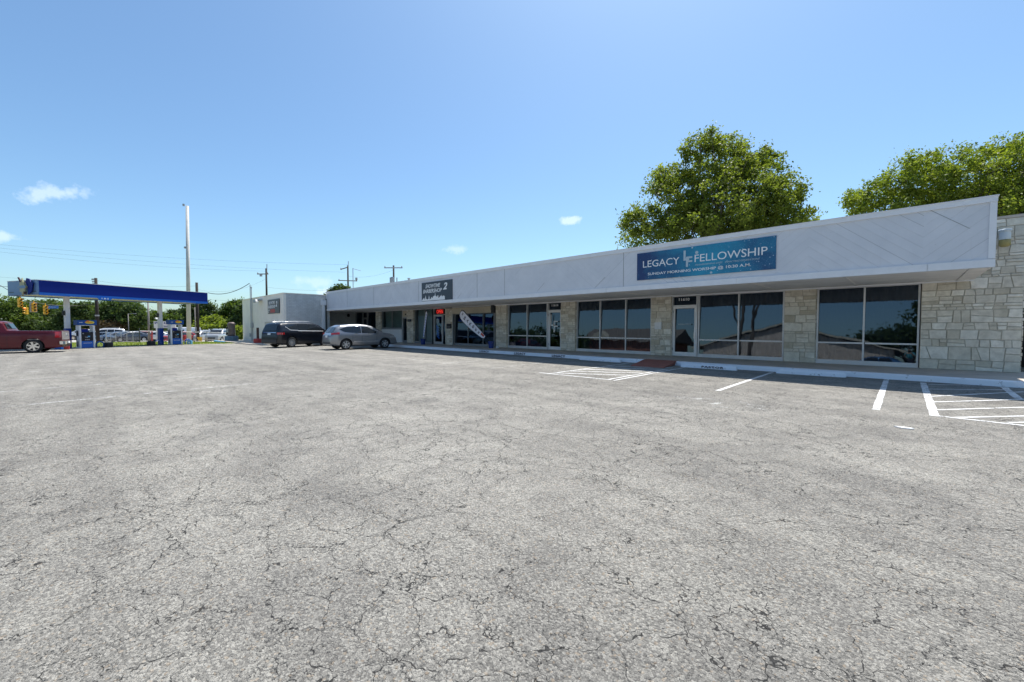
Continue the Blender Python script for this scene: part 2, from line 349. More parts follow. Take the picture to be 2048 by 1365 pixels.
MT = dict(
    asphalt=asphalt_mat(), line=paint_line_mat("road_paint", .425, (.66, .66, .65)), old_line=paint_line_mat("worn_road_paint", .50, (.55, .55, .53)),
    patch=paint_line_mat("flaked_road_paint", .52, (.60, .60, .57)), kerb=kerb_paint_mat(), siding=siding_mat(),
    stone=tint_mat("limestone", (.52, .465, .36), (.80, .76, .665), scale=5, bump=.7),
    mortar=mat("mortar", (.46, .42, .345), .95, var=.15, scale=12, bump=.4),
    trim=mat("white_trim_paint", (.74, .75, .77), .6, var=.05, scale=3, bump=.15, bscale=25),
    soffit=mat("soffit_paint", (.80, .77, .72), .8, var=.08, scale=1.5),
    concrete=mat("sidewalk_concrete", (.46, .41, .35), .9, var=.16, scale=1.6, bump=.3, bscale=80),
    alu=mat("window_aluminium", (.62, .63, .64), .42, .35, var=.05), alu_dark=mat("dull_aluminium", (.30, .31, .32), .5, .4, var=.05),
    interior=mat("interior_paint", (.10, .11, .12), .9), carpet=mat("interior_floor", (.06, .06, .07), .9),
    blind=mat("blind_fabric", (.17, .20, .23), .8, var=.06, scale=2), curtain=mat("curtain_fabric", (.42, .50, .48), .8, var=.08, scale=2),
    glass=glass_mat("tinted_glass", (.20, .26, .32), (.50, .60, .72), .085, 1.1),
    clear=glass_mat("plain_glass", (.58, .66, .66), (.75, .9, .95), .05, 1.0),
    black_glass=glass_mat("black_film_glass", (.10, .11, .13), (.40, .55, .75), .07, .9),
    black=mat("black_paint", (.015, .015, .017), .5, var=.05), rubber=mat("tyre_rubber", (.02, .02, .021), .85, var=.1, scale=20),
    white=mat("white_paint", (.78, .78, .78), .5, var=.04), grey=mat("grey_metal", (.35, .36, .38), .45, .5),
    silver=mat("bright_metal", (.62, .63, .65), .3, .8, var=.03), chrome=mat("chrome", (.75, .75, .76), .12, 1.0, var=.02),
    red_light=mat("tail_lamp_plastic", (.48, .012, .015), .15, var=.15, scale=12, coat=1), lamp_clear=mat("clear_lamp_plastic", (.6, .6, .6), .15, .3, coat=1),
    plastic=mat("dark_trim_plastic", (.04, .04, .042), .6), car_glass=mat("car_window_glass", (.012, .016, .02), .04, var=.1, scale=2, spec=.8),
    wood=mat("creosoted_wood", (.028, .022, .019), .9, var=.25, scale=6, bump=.4, stretch=(6, 6, .4)),
    wood_arm=mat("weathered_wood", (.20, .17, .14), .9, var=.2, scale=6),
    galv=mat("galvanised_steel", (.42, .43, .44), .45, .6, var=.1), cable=mat("cable_sheath", (.03, .03, .03), .6),
    pole_grey=mat("dull_grey_pole", (.24, .22, .21), .8, var=.1),
    pole_white=mat("chalky_white_pole", (.52, .52, .50), .7, var=.12, scale=1.5),
    red=mat("red_paint", (.40, .03, .03), .5, var=.15), yellow=mat("signal_yellow", (.75, .42, .02), .45, var=.05),
    navy=mat("navy_canopy_panel", (.002, .018, .19), .55, var=.04, scale=.6, spec=.2), royal=mat("royal_blue_band", (.004, .12, .50), .4, var=.03),
    sky_washed_blue=mat("sky_washed_blue_panel", (.10, .19, .36), .3, var=.15, scale=.8), sky_blue=mat("pale_blue_paint", (.12, .38, .62), .6, var=.1),
    cream=mat("cream_metal", (.60, .54, .42), .6, var=.05, scale=2), tan=mat("tan_patch_paint", (.55, .50, .40), .8, var=.05),
    bark=mat("bark", (.13, .105, .085), .95, var=.3, scale=5, bump=.8, bscale=20, stretch=(3, 3, .6)),
    ramp=mat("brown_ramp_paint", (.30, .105, .075), .7, var=.12, scale=3, bump=.2),
    roof=mat("roof_gravel", (.35, .34, .32), .95, var=.2, scale=20), shingle=mat("roof_shingle", (.16, .14, .12), .95, var=.2, scale=9, bump=.5),
    neon=mat("red_neon", (1.0, .04, .03), .4, emit=.45), red_lens=mat("lit_red_lens", (1.0, .06, .02), .4, emit=2.5),
    skin=mat("skin", (.45, .27, .19), .6), teal=mat("teal_cloth", (.05, .25, .30), .8), denim=mat("dark_cloth", (.03, .035, .05), .9),
    bluep=mat("blue_bucket_plastic", (.01, .04, .22), .4), amber=mat("amber_plastic", (.34, .28, .10), .4, var=.1), clear_p=mat("frosted_plastic", (.55, .62, .66), .3),
    wbrick=brick_mat("painted_white_brick", (.60, .61, .60), (.66, .67, .66), (.50, .51, .51), 1.6, rot=R(90)),
    stucco=mat("white_stucco", (.88, .82, .72), .85, var=.06, scale=1.2, bump=.5, bscale=14),
    brick=brick_mat("tan_brick", (.70, .58, .48), (.78, .67, .57), (.6, .55, .5)), redbrick=brick_mat("red_brick", (.30, .12, .08), (.36, .16, .11), (.3, .25, .22)),
    fence_wood=mat("fence_wood", (.24, .15, .10), .9, var=.3, scale=3, stretch=(8, 8, .5)), dark_wood=mat("dark_fence_wood", (.035, .03, .028), .9, var=.3),
    banner=banner_mat(), vinyl_white=mat("white_vinyl_lettering", (.80, .80, .80), .5, var=.02), vinyl_grey=mat("pale_grey_vinyl", (.42, .52, .58), .5, var=.03),
    sign_black=mat("charcoal_sign_panel", (.030, .042, .060), .4, var=.12, scale=1.5), maroon_ink=mat("dark_stencil_paint", (.045, .015, .02), .8),
    flag_white=mat("white_flag_cloth", (.78, .78, .86), .8, var=.1, scale=4), flag_navy=mat("navy_flag_cloth", (.012, .016, .06), .8), flag_red=mat("red_flag_print", (.5, .08, .05), .8),
    yellow_print=mat("yellow_print", (.75, .60, .04), .5), orange_print=mat("orange_print", (.80, .22, .02), .5), pale_star=mat("faded_yellow_plastic", (.42, .40, .22), .5, var=.2),
    pump_black=mat("pump_panel_black", (.012, .014, .02), .25), vac_brown=mat("weathered_vacuum_drum", (.16, .12, .12), .6, .2, var=.35, scale=4),
    lot=ground_mat("pale_concrete", (.36, .35, .32), (.42, .41, .38), (.30, .29, .27)), dirt=ground_mat("dry_dirt", (.30, .25, .18), (.36, .30, .22), (.20, .19, .10)),
    grass=ground_mat("mown_grass", (.15, .19, .06), (.25, .25, .10), (.10, .14, .03), 1.5),
)
# ------------------------------------------------------------------ builders
WORLD = {}
class MB:
    def __init__(s): s.v = []; s.f = []; s.t = []; s.p = []
    def add(s, vs, fs, tint=None):
        s.p.append((len(s.v), len(s.f))); o = len(s.v); s.v += [tuple(float(c) for c in p) for p in vs]; s.f += [tuple(i + o for i in f) for f in fs]
        if tint is not None: s.t += [tint] * len(vs)
        return s
    def box(s, x0, x1, y0, y1, z0, z1):
        return s.add([(x0, y0, z0), (x1, y0, z0), (x1, y1, z0), (x0, y1, z0), (x0, y0, z1), (x1, y0, z1), (x1, y1, z1), (x0, y1, z1)],
                     [(3, 2, 1, 0), (4, 5, 6, 7), (0, 1, 5, 4), (1, 2, 6, 5), (2, 3, 7, 6), (3, 0, 4, 7)])
    def obox(s, c, U, V, N, hu, hv, hn):
        c, U, V, N = map(np.array, (c, U, V, N)); P = []
        for k in (-1, 1):
            for (a, b) in ((-1, -1), (1, -1), (1, 1), (-1, 1)): P.append(c + U * a * hu + V * b * hv + N * k * hn)
        return s.add(P, [(3, 2, 1, 0), (4, 5, 6, 7), (0, 1, 5, 4), (1, 2, 6, 5), (2, 3, 7, 6), (3, 0, 4, 7)])
    def tube(s, p, q, r, n=8, r2=None, cap=True):
        p, q = np.array(p, float), np.array(q, float); d = q - p; L = np.linalg.norm(d); d = d / L
        a = np.cross(d, (0, 0, 1)) if abs(d[2]) < .9 else np.cross(d, (1, 0, 0)); a /= np.linalg.norm(a); b = np.cross(d, a)
        r2 = r if r2 is None else r2; P = []
        for (c, rr) in ((p, r), (q, r2)):
            for i in range(n):
                t = 2 * math.pi * i / n; P.append(c + a * rr * math.cos(t) + b * rr * math.sin(t))
        fs = [(i, (i + 1) % n, n + (i + 1) % n, n + i) for i in range(n)]
        if cap: fs += [tuple(range(n))[::-1], tuple(range(n, 2 * n))]
        return s.add(P, fs)
    def path(s, pts, r, n=6):
        pts = [np.array(p, float) for p in pts]; P = []; m = len(pts)
        for i, p in enumerate(pts):
            d = pts[min(i + 1, m - 1)] - pts[max(i - 1, 0)]; d /= np.linalg.norm(d)
            a = np.cross(d, (0, 0, 1)) if abs(d[2]) < .95 else np.cross(d, (1, 0, 0)); a /= np.linalg.norm(a); b = np.cross(d, a)
            rr = r[i] if isinstance(r, (list, tuple)) else r
            for k in range(n):
                t = 2 * math.pi * k / n; P.append(p + a * rr * math.cos(t) + b * rr * math.sin(t))
        fs = [(i * n + k, i * n + (k + 1) % n, (i + 1) * n + (k + 1) % n, (i + 1) * n + k) for i in range(m - 1) for k in range(n)]
        fs += [tuple(range(n))[::-1], tuple(range((m - 1) * n, m * n))]
        return s.add(P, fs)
    def prism(s, pts, O, U, V, N, th):
        O, U, V, N = map(np.array, (O, U, V, N)); n = len(pts)
        P = [O + U * a + V * b for a, b in pts] + [O + U * a + V * b + N * th for a, b in pts]
        return s.add(P, [tuple(range(n))[::-1], tuple(range(n, 2 * n))] + [(i, (i + 1) % n, n + (i + 1) % n, n + i) for i in range(n)])
    def lathe(s, prof, c, axis='z', n=24, cap=True):
        P = []
        for (r, h) in prof:
            for i in range(n):
                t = 2 * math.pi * i / n; a, b = r * math.cos(t), r * math.sin(t)
                P.append((c[0] + a, c[1] + b, c[2] + h) if axis == 'z' else (c[0] + a, c[1] + h, c[2] + b))
        m = len(prof); fs = [(j * n + i, j * n + (i + 1) % n, (j + 1) * n + (i + 1) % n, (j + 1) * n + i) for j in range(m - 1) for i in range(n)]
        if cap: fs += [tuple(range(n))[::-1], tuple(range((m - 1) * n, m * n))]
        return s.add(P, fs)
    def grid(s, pts, nu, nv):
        return s.add(pts, [(i * nv + j, i * nv + j + 1, (i + 1) * nv + j + 1, (i + 1) * nv + j) for i in range(nu - 1) for j in range(nv - 1)])
    def each(s, name, m, parent=None, **kw):
        """every added piece becomes a mesh of its own"""
        s.p.append((len(s.v), len(s.f))); out = []
        for (a, fa), (c, fc_) in zip(s.p, s.p[1:]):
            q = MB(); q.v = s.v[a:c]; q.f = [tuple(i - a for i in f) for f in s.f[fa:fc_]]; out.append(q.build(name, m, parent, **kw))
        return out
    def build(s, name, m, parent=None, smooth=False, bevel=0.0, fix=True):
        me = bpy.data.meshes.new(name); me.from_pydata(s.v, [], s.f)
        if fix:
            bm = bmesh.new(); bm.from_mesh(me); bmesh.ops.recalc_face_normals(bm, faces=bm.faces)
            if bevel: bmesh.ops.bevel(bm, geom=list(bm.edges), offset=bevel, segments=2, affect='EDGES', clamp_overlap=True)
            bm.to_mesh(me); bm.free()
        if s.t and len(s.t) == len(me.vertices):
            a = me.attributes.new("tint", 'FLOAT', 'POINT'); a.data.foreach_set("value", s.t)
        return link(name, me, m, parent, smooth)
def link(name, me, m, parent=None, smooth=False):
    me.materials.append(MT[m] if isinstance(m, str) else m)
    if smooth: me.polygons.foreach_set("use_smooth", [True] * len(me.polygons))
    o = bpy.data.objects.new(name, me); col.objects.link(o)
    if parent is not None:
        o.parent = parent
        if parent.name in WORLD: o.location = [-c for c in WORLD[parent.name]]
    return o
def tag(o, label, cat, group=None):
    o["label"] = label; o["category"] = cat
    if group: o["group"] = group
    return o
def struct(o, kind="structure"): o["kind"] = kind; return o
def thing(name, label, cat, loc=(0, 0, 0), rotz=0.0, group=None, world=False, scale=1.0):
    o = bpy.data.objects.new(name, None); col.objects.link(o); o.empty_display_size = .2
    o.location = [float(c) for c in loc]; o.rotation_euler = (0, 0, rotz); o.scale = (scale,) * 3
    if world: WORLD[o.name] = [float(c) for c in loc]
    return tag(o, label, cat, group)
def copy_tree(o, parent=None):
    c = o.copy(); col.objects.link(c)
    if parent is not None: c.parent = parent
    for ch in list(o.children): copy_tree(ch, c)
    return c
X_, Y_, Z_ = np.array([1., 0, 0]), np.array([0, 1., 0]), np.array([0, 0, 1.])
def text(name, body, O, U, V, w, h, m, parent, thick=.004, bold=0.0, shear=0.0, spacing=1.0):
    """lettering whose outline fills the w x h rectangle that starts at O"""
    cu = bpy.data.curves.new(name, 'FONT'); cu.body = body; cu.size = 1.0; cu.offset = bold; cu.shear = shear; cu.extrude = .01; cu.space_character = spacing
    cu.resolution_u = 3
    to = bpy.data.objects.new(name, cu); col.objects.link(to)
    dg = bpy.context.evaluated_depsgraph_get(); me = bpy.data.meshes.new_from_object(to.evaluated_get(dg))
    bpy.data.objects.remove(to)
    co = np.empty(len(me.vertices) * 3); me.vertices.foreach_get("co", co); co = co.reshape(-1, 3)
    mn, mx = co.min(0), co.max(0); O, U, V = map(np.array, (O, U, V)); N = np.cross(U, V)
    a = (co[:, 0] - mn[0]) / (mx[0] - mn[0]) * w; b = (co[:, 1] - mn[1]) / (mx[1] - mn[1]) * h; c = np.where(co[:, 2] > 0, thick, -.001)
    P = O[None] + a[:, None] * U + b[:, None] * V + c[:, None] * N
    me.vertices.foreach_set("co", P.ravel()); me.name = name
    return link(name, me, m, parent)
def mirror_ellipse(cx, cz, rx, rz, n=24): return [(cx + rx * math.cos(2 * math.pi * i / n), cz + rz * math.sin(2 * math.pi * i / n)) for i in range(n)]

# ------------------------------------------------------------------ terrain, parking lot, roads
def terrain(x, y):
    w = -math.sin(YAW) * x + math.cos(YAW) * y
    t = min(max((w - 37) / 24.0, 0), 1)
    return -0.70 * t * t * (3 - 2 * t)
def sheet(name, m, off, fn, us, vs):
    b = MB(); pts = []
    for u in us:
        for v in vs:
            x, y = fn(u, v); pts.append((x, y, terrain(x, y) + off))
    b.grid(pts, len(us), len(vs)); o = b.build(name, m); 
    if o.data.polygons[0].normal.z < 0: o.data.flip_normals()
    return o
lin = lambda a, b, n: [a + (b - a) * i / (n - 1) for i in range(n)]
wr = [-400, -150, -60, -20, 10, 30] + lin(37, 61, 13) + [70, 90, 130, 200, 400, 900, 1800]
struct(sheet("ground", "dirt", -.02, lambda u, v: flat(u, v), [-1800, -900, -400, -200, -100, -60, -30, 0, 30, 60, 100, 200, 400, 900, 1800], wr))
# verge and grass across the station boundary
b = MB()
b.add([(-43.6, -60, 0), (60, -60, 0), (60, 60, 0), (-43.6, 60, 0)], [(0, 1, 2, 3)])
# lot is flat: only the part this side of the verge
struct(b.build("parking_lot", "asphalt"))
struct(sheet("grass_verge", "grass", -.012, lambda u, v: (u, v), lin(-62, -43.6, 14), lin(-14, 16, 16)))
struct(sheet("road", "lot", .004, lambda u, v: flat(u, v), lin(-140, -56, 10), lin(58, 72, 6)))
struct(sheet("car_lot_paving", "lot", .004, lambda u, v: flat(u, v), lin(-64, -34, 10), lin(58, 92, 8)))
# sidewalk in front of the shops, painted kerb
b = MB(); b.box(-40.3, 4.2, 15.98, 19.4, -.1, .15); struct(b.build("sidewalk", "concrete"))
b = MB()
xs_ = lin(-37.6, 4.2, 90)
for i in range(len(xs_) - 1):      # slightly wavy, chipped kerb edge
    j0, j1 = [.008 * math.sin(x * 3.1) + .006 * math.sin(x * 7.7) for x in (xs_[i], xs_[i + 1])]
    b.add([(xs_[i], 15.84 + j0, -.05), (xs_[i + 1], 15.84 + j1, -.05), (xs_[i + 1], 15.86 + j1, .135), (xs_[i], 15.86 + j0, .135),
           (xs_[i + 1], 15.90, .155), (xs_[i], 15.90, .155), (xs_[i + 1], 16.03, .156), (xs_[i], 16.03, .156)], [(0, 1, 2, 3), (3, 2, 4, 5), (5, 4, 6, 7)])
b.add([(4.2, 15.84, -.05), (4.2, 16.03, -.05), (4.2, 16.03, .156), (4.2, 15.86, .135)], [(0, 1, 2, 3)])
struct(b.build("kerb", "kerb", fix=False))
# walk and kerb round the corner building
b = MB(); b.prism([(-51.5, 9.35), (-38.9, 9.4), (-36.8, 10.0), (-36.4, 10.8), (-36.4, 15.84), (-37.6, 15.95), (-40.3, 15.95), (-51.5, 16.4)], (0, 0, -.2), X_, Y_, Z_, .28); struct(b.build("building_walk", "concrete"))
b = MB(); b.prism([(-52.2, 9.3), (-51.5, 9.1), (-47.6, 9.1), (-47.6, 9.34), (-52.2, 9.5)], (0, 0, -.2), X_, Y_, Z_, .27); struct(b.build("blue_kerb", "sky_blue"))

# painted markings on the asphalt
def stripe(b, x0, y0, x1, y1, w=.1, z=.004):
    d = np.array([x1 - x0, y1 - y0]); L = np.linalg.norm(d); d /= L; n = np.array([-d[1], d[0]]) * w / 2; k = max(2, int(L / .5)); P = []
    for i in range(k + 1):
        t = i / k; c = np.array([x0, y0]) + d * L * t; jw = 1 + .08 * math.sin(7 * t * L + x0)
        P += [(*(c + n * jw), z), (*(c - n * jw), z)]
    b.add(P, [(2 * i, 2 * i + 1, 2 * i + 3, 2 * i + 2) for i in range(k)])
b = MB()
stripe(b, -.37, 15.8, -.36, 9.85, .11); stripe(b, -3.14, 15.65, -3.15, 10.2, .10)
stripe(b, .36, 15.5, .38, 9.85, .12); stripe(b, -8.2, 15.6, -8.2, 10.15, .085, .0044); stripe(b, -6.04, 14.2, -6.07, 10.3, .075, .0044); stripe(b, -5.84, 15.4, -5.84, 10.15, .075, .0048)
stripe(b, -8.6, 10.22, -5.95, 10.24, .09); stripe(b, .42, 9.88, 2.9, 9.72, .09, .0052)
for (x0, y0, x1, y1) in ((.43, 15.1, 1.3, 15.75), (.42, 13.98, 1.8, 15.15), (.42, 12.55, 2.0, 14.95), (.41, 11.63, 2.4, 14.15), (.42, 10.57, 2.7, 13.4), (.62, 9.9, 2.9, 12.55), (1.18, 9.94, 3.0, 11.9)):
    stripe(b, x0, y0, x1, y1, .07, .0058)
for k in range(5):
    y = 10.5 + k * .8; stripe(b, -8.15, y, -6.1, y + 1.1, .12, .0054)
stripe(b, 1.78, 15.7, 1.72, 13.4, .12, .006)
struct(b.build("parking_markings", "line", fix=False))
b = MB()
for i, x in enumerate((-10.85, -13.6, -16.2, -18.9, -21.6, -24.3)): stripe(b, x + .1, 10.0, x - .1, 15.4, .09)
for i, x in enumerate((-3.1, -6., -9., -12., -15., -18.)): stripe(b, x - 9, -1.5, x - 9.3, 3.2, .09)
struct(b.build("faded_parking_markings", "old_line", fix=False))
b = MB()     # flaked patch of old paint around a sunken spot
for (u, v, a, l, w) in ((-3.62, 8.72, .3, .75, .10), (-3.45, 8.55, .5, .5, .07), (-3.2, 8.45, .3, .4, .06), (-2.75, 8.2, 1.2, .55, .12), (-2.6, 8.1, .4, .5, .10), (-2.45, 8.9, -.2, .6, .06), (-2.9, 8.95, .1, .7, .05), (-2.15, 8.6, -.4, .4, .05)):
    stripe(b, u, v, u + l * math.cos(a), v + l * math.sin(a), w, .005)
struct(b.build("flaked_paint_patch", "patch", fix=False))
for (x, y, n_, lab) in ((.02, 8.35, 7, "flattened pale scrap of litter on the asphalt before the right shop window"),):
    b = MB(); b.prism([(x + .10 * math.cos(k) * (1 + .3 * math.sin(3 * k)), y + .05 * math.sin(k)) for k in lin(0, 5.4, 7)], (0, 0, .002), X_, Y_, Z_, .012)
    tag(b.build("litter_scrap", "white"), lab, "litter")

# ------------------------------------------------------------------ strip of shops
strip = thing("shop_building", "long single-storey shop row with white chevron fascia and limestone piers", "building", (-18, 18.9, 0), world=True)
def clip(poly, p, d):       # split a convex polygon by a line
    n = (-d[1], d[0]); A = []; B = []
    s = [(q[0] - p[0]) * n[0] + (q[1] - p[1]) * n[1] for q in poly]
    for i in range(len(poly)):
        q, r = poly[i], poly[(i + 1) % len(poly)]; a, c = s[i], s[(i + 1) % len(poly)]
        (A if a >= 0 else B).append(q)
        if a * c < 0:
            t = a / (a - c); m = (q[0] + (r[0] - q[0]) * t, q[1] + (r[1] - q[1]) * t); A.append(m); B.append(m)
    return A, B
def ashlar(poly, out, rnd):
    xs = [p[0] for p in poly]; zs = [p[1] for p in poly]; w = max(xs) - min(xs); h = max(zs) - min(zs)
    if len(poly) < 3: return
    stop = rnd.choice((.02, .035, .06, .10))
    if (w * h < stop and w < .62 and h < .40) or w * h < .014: out.append(poly); return
    cx, cz = min(xs) + w * rnd.uniform(.34, .66), min(zs) + h * rnd.uniform(.32, .68)
    if w > h * 1.9 or (w > h * 1.2 and rnd.random() < .6) : d = (rnd.uniform(-.16, .16), 1.0)
    else: d = (1.0, rnd.uniform(-.07, .07))
    A, B = clip(poly, (cx, cz), d)
    if len(A) < 3 or len(B) < 3: out.append(poly); return
    ashlar(A, out, rnd); ashlar(B, out, rnd)
def stone_field(b, x0, x1, z0, z1, fn, seed):
    rnd = random.Random(seed); out = []; z = z0
    while z < z1 - .06:                      # uneven courses, each cut into stones and slivers
        h = rnd.choice((.09, .14, .22, .30, .36)) * rnd.uniform(.85, 1.15)
        if z1 - z - h < .14: h = z1 - z
        x = x0
        while x < x1 - .02:
            w = rnd.uniform(.65, 1.75) * max(h, .17)
            if x1 - x - w < .16: w = x1 - x
            k = rnd.uniform(-.035, .035) if x + w < x1 - .02 else 0
            quad = [(x, z), (x + w, z), (x + w + k, z + h), (x, z + h)]
            if x > x0: quad[3] = (prev, z + h)
            prev = x + w + k
            q = rnd.random()
            if h > .2 and q < .5:
                A, B = clip(quad, (x + w * .5, z + h * rnd.uniform(.35, .65)), (1, rnd.uniform(-.12, .12))); out.append(B)
                if rnd.random() < .5 and w > .4: out += [u_ for u_ in clip(A, (x + w * rnd.uniform(.35, .65), z), (rnd.uniform(-.15, .15), 1))]
                else: out.append(A)
            elif h > .2 and q < .6 and w > .34: out += list(clip(quad, (x + w * rnd.uniform(.4, .6), z), (rnd.uniform(-.3, .3), 1)))
            else:
                if q > .9: quad.insert(3, ((quad[2][0] + quad[3][0]) / 2, z + h)); quad[2] = (quad[2][0] - .01, z + h * .82)
                out.append(quad)
            x += w
        z += h
    out = [q for q in out if len(q) > 2]
    for poly in out:
        xs = [p[0] for p in poly]; zs = [p[1] for p in poly]; w = max(xs) - min(xs); h = max(zs) - min(zs)
        if w < .05 or h < .04: continue
        cx, cz = sum(xs) / len(xs), sum(zs) / len(zs); mo = .009; dep = rnd.uniform(.012, .035); n = len(poly)
        def ins(m): return [(cx + (p[0] - cx) * (1 - 2 * m / w), cz + (p[1] - cz) * (1 - 2 * m / h)) for p in poly]
        a, c = ins(mo), ins(mo + .008)
        P = [fn(p[0], 0, p[1]) for p in a] + [fn(p[0], dep * .7, p[1]) for p in a] + [fn(p[0], dep, p[1]) for p in c]
        fs = [(i, (i + 1) % n, n + (i + 1) % n, n + i) for i in range(n)] + [(n + i, n + (i + 1) % n, 2 * n + (i + 1) % n, 2 * n + i) for i in range(n)] + [tuple(range(2 * n, 3 * n))]
        b.add(P, fs, tint=min(max(rnd.gauss(.55, .28), 0), 1))
YW = 18.9
piers = [(-3.43, -2.44, 2.94), (-8.85, -7.88, 2.94), (-14.25, -13.25, 2.94), (-19.62, -18.62, 2.94), (-25.13, -24.21, 2.94), (-30.49, -29.5, 2.94), (-35.85, -34.95, 2.94), (.33, 2.42, 4.68)]
for k, (a, c, top) in enumerate(piers):
    bk = MB(); bk.box(a, c, YW - .06, YW + .22, .1, top); pier = bk.build("pier" if k < 7 else "stone_wall", "mortar", strip)
    st = MB(); stone_field(st, a, c, .15, top, lambda x, d, z: (x, YW - .06 - d, z), 30 + k)
    if k < 7:
        stone_field(st, 0, .16, .15, top, lambda x, d, z, c=c: (c + d * .5, YW - .06 + x, z), 60 + k)
    else:
        stone_field(st, 0, 6.0, .15, top, lambda x, d, z, c=c: (c + d, YW - .06 + x, z), 60)
    st.build("stone_facing", "stone", pier)
b = MB(); b.box(2.10, 2.42, YW + .22, 32, -.1, 4.66); b.build("side_wall", "mortar", strip)
b = MB(); b.box(1.2, 2.46, YW - .10, YW + .24, 4.68, 4.76); b.build("wall_coping", "concrete", strip)
b = MB(); b.box(-40.2, 1.39, 15.2, 32, 4.30, 4.42); b.build("roof", "roof", strip)
b = MB(); b.box(-40.0, 2.1, 31.8, 32, -.1, 4.3); b.build("back_wall", "wbrick", strip)
b = MB(); b.box(-40.3, 1.46, 15.12, YW + .3, 2.945, 2.975); sof = b.build("soffit", "soffit", strip)
b = MB()
for i in range(17): b.box(-37.6 + 2.42 * i - .03, -37.6 + 2.42 * i + .03, 15.1, YW - .1, 2.925, 2.945)
b.each("batten", "soffit", sof)
b = MB(); b.box(-38.0, 1.44, YW - .13, YW - .075, 2.895, 2.944); b.build("ceiling_trim", "trim", sof)
b = MB(); b.box(-37.6, 1.46, 15.04, 15.14, 3.0, 4.5); fas = b.build("fascia", "siding", strip)
b = MB(); b.box(-37.6, 1.49, 15.00, 15.145, 4.47, 4.60); b.box(-37.6, 1.51, 14.985, 15.2, 4.60, 4.622); b.build("top_trim", "trim", fas)
b = MB()
xx = [-37.6, -33.2, -28.4, -23.5, -18.6, -13.8, -9.0, -4.1, .35, 1.49]
for i in range(len(xx) - 1): b.box(xx[i] + .004, xx[i + 1] - .004, 14.99 - .004 * (i % 2), 15.145, 2.925, 3.11)
b.each("bottom_trim", "trim", fas)
b = MB(); b.box(1.37, 1.485, 15.01, 15.145, 3.13, 4.468); b.box(-37.62, -37.5, 15.01, 15.145, 3.113, 4.468); b.each("end_trim", "trim", fas)
b = MB(); b.box(1.40, 1.465, 15.145, YW - .06, 2.98, 4.5); b.build("end_panel", "siding", fas)
b = MB()
for x in (-17.15, -15.0, -22.9, -28.9, -8.25, -33.4): b.box(x - .009, x + .009, 15.033, 15.04, 3.11, 4.47)
for x0, z0, dx in ((-18.9, 3.14, .35), (-12.8, 3.2, .45), (-9.6, 3.15, .5), (1.05, 3.9, -.7)):
    b.prism([(x0, z0), (x0 + .02, z0), (x0 + dx + .02, z0 + abs(dx) * .84), (x0 + dx, z0 + abs(dx) * .84)], (0, 15.036, 0), X_, Z_, Y_, .003)
b.each("open_joint", "alu_dark", fas)

# interiors
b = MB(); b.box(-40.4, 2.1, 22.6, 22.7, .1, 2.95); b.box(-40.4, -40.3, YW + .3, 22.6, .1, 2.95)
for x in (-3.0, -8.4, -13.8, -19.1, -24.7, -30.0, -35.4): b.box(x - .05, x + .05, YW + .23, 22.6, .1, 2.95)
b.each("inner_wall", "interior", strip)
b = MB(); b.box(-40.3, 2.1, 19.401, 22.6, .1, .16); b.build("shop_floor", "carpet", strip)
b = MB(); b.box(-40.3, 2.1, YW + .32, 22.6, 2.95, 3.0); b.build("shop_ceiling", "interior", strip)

TILT = .044
def pane(x0, x1, z0, z1, m, parent, y=YW + .06, tilt=TILT, zref=.3):
    b = MB(); ya, yb = y + (z0 - zref) * tilt, y + (z1 - zref) * tilt
    b.add([(x0, ya, z0), (x1, ya, z0), (x1, yb, z1), (x0, yb, z1)], [(0, 1, 2, 3)]); return b.build("pane", m, parent, fix=False)
def blinds(x0, x1, z0, z1, m, parent, name="blind", y=YW + .42, pitch=.09):
    b = MB(); n = int((x1 - x0) / pitch); P = []
    for i in range(n + 1):
        x = x0 + i * pitch; yy = y + (.022 if i % 2 else -.022); P += [(x, yy, z0), (x, yy, z1)]
    b.grid(P, n + 1, 2); return b.build(name, m, parent)
def frame_bars(b, xs, z0, z1, rail=None, w=.05, sill=.15, y0=YW + .03, y1=YW + .21):
    b.box(xs[0], xs[-1], y0 - .02, y1, z0, z0 + sill)                   # sill
    b.box(xs[0], xs[-1], y0, y1, z1 - .05, z1)                          # head
    for i, x in enumerate(xs):
        a = x if i == 0 else (x - w if i == len(xs) - 1 else x - w / 2); b.box(a, a + w, y0 + .003, y1 - .003, z0 + sill, z1 - .05)
    if rail:
        for i in range(len(xs) - 1): b.box(xs[i] + w, xs[i + 1] - w / 2 - .001, y0 + .006, y1 - .006, rail - .028, rail + .028)
def window(xs, z0, z1, rail, glass="glass", frame="alu", back="blind", bz=None):
    b = MB(); frame_bars(b, xs, z0, z1, rail); f = b.build("window", frame, strip)
    for i in range(len(xs) - 1):
        if rail: pane(xs[i] + .02, xs[i + 1] - .02, z0 + .12, rail, glass, f); pane(xs[i] + .02, xs[i + 1] - .02, rail, z1 - .03, glass, f)
        else: pane(xs[i] + .02, xs[i + 1] - .02, z0 + .12, z1 - .03, glass, f)
    if back: blinds(xs[0] + .05, xs[-1] - .05, bz or z0 + .15, z1 - .05, "blind" if back == "blind" else "curtain", f, "blind" if back == "blind" else "curtain")
    return f
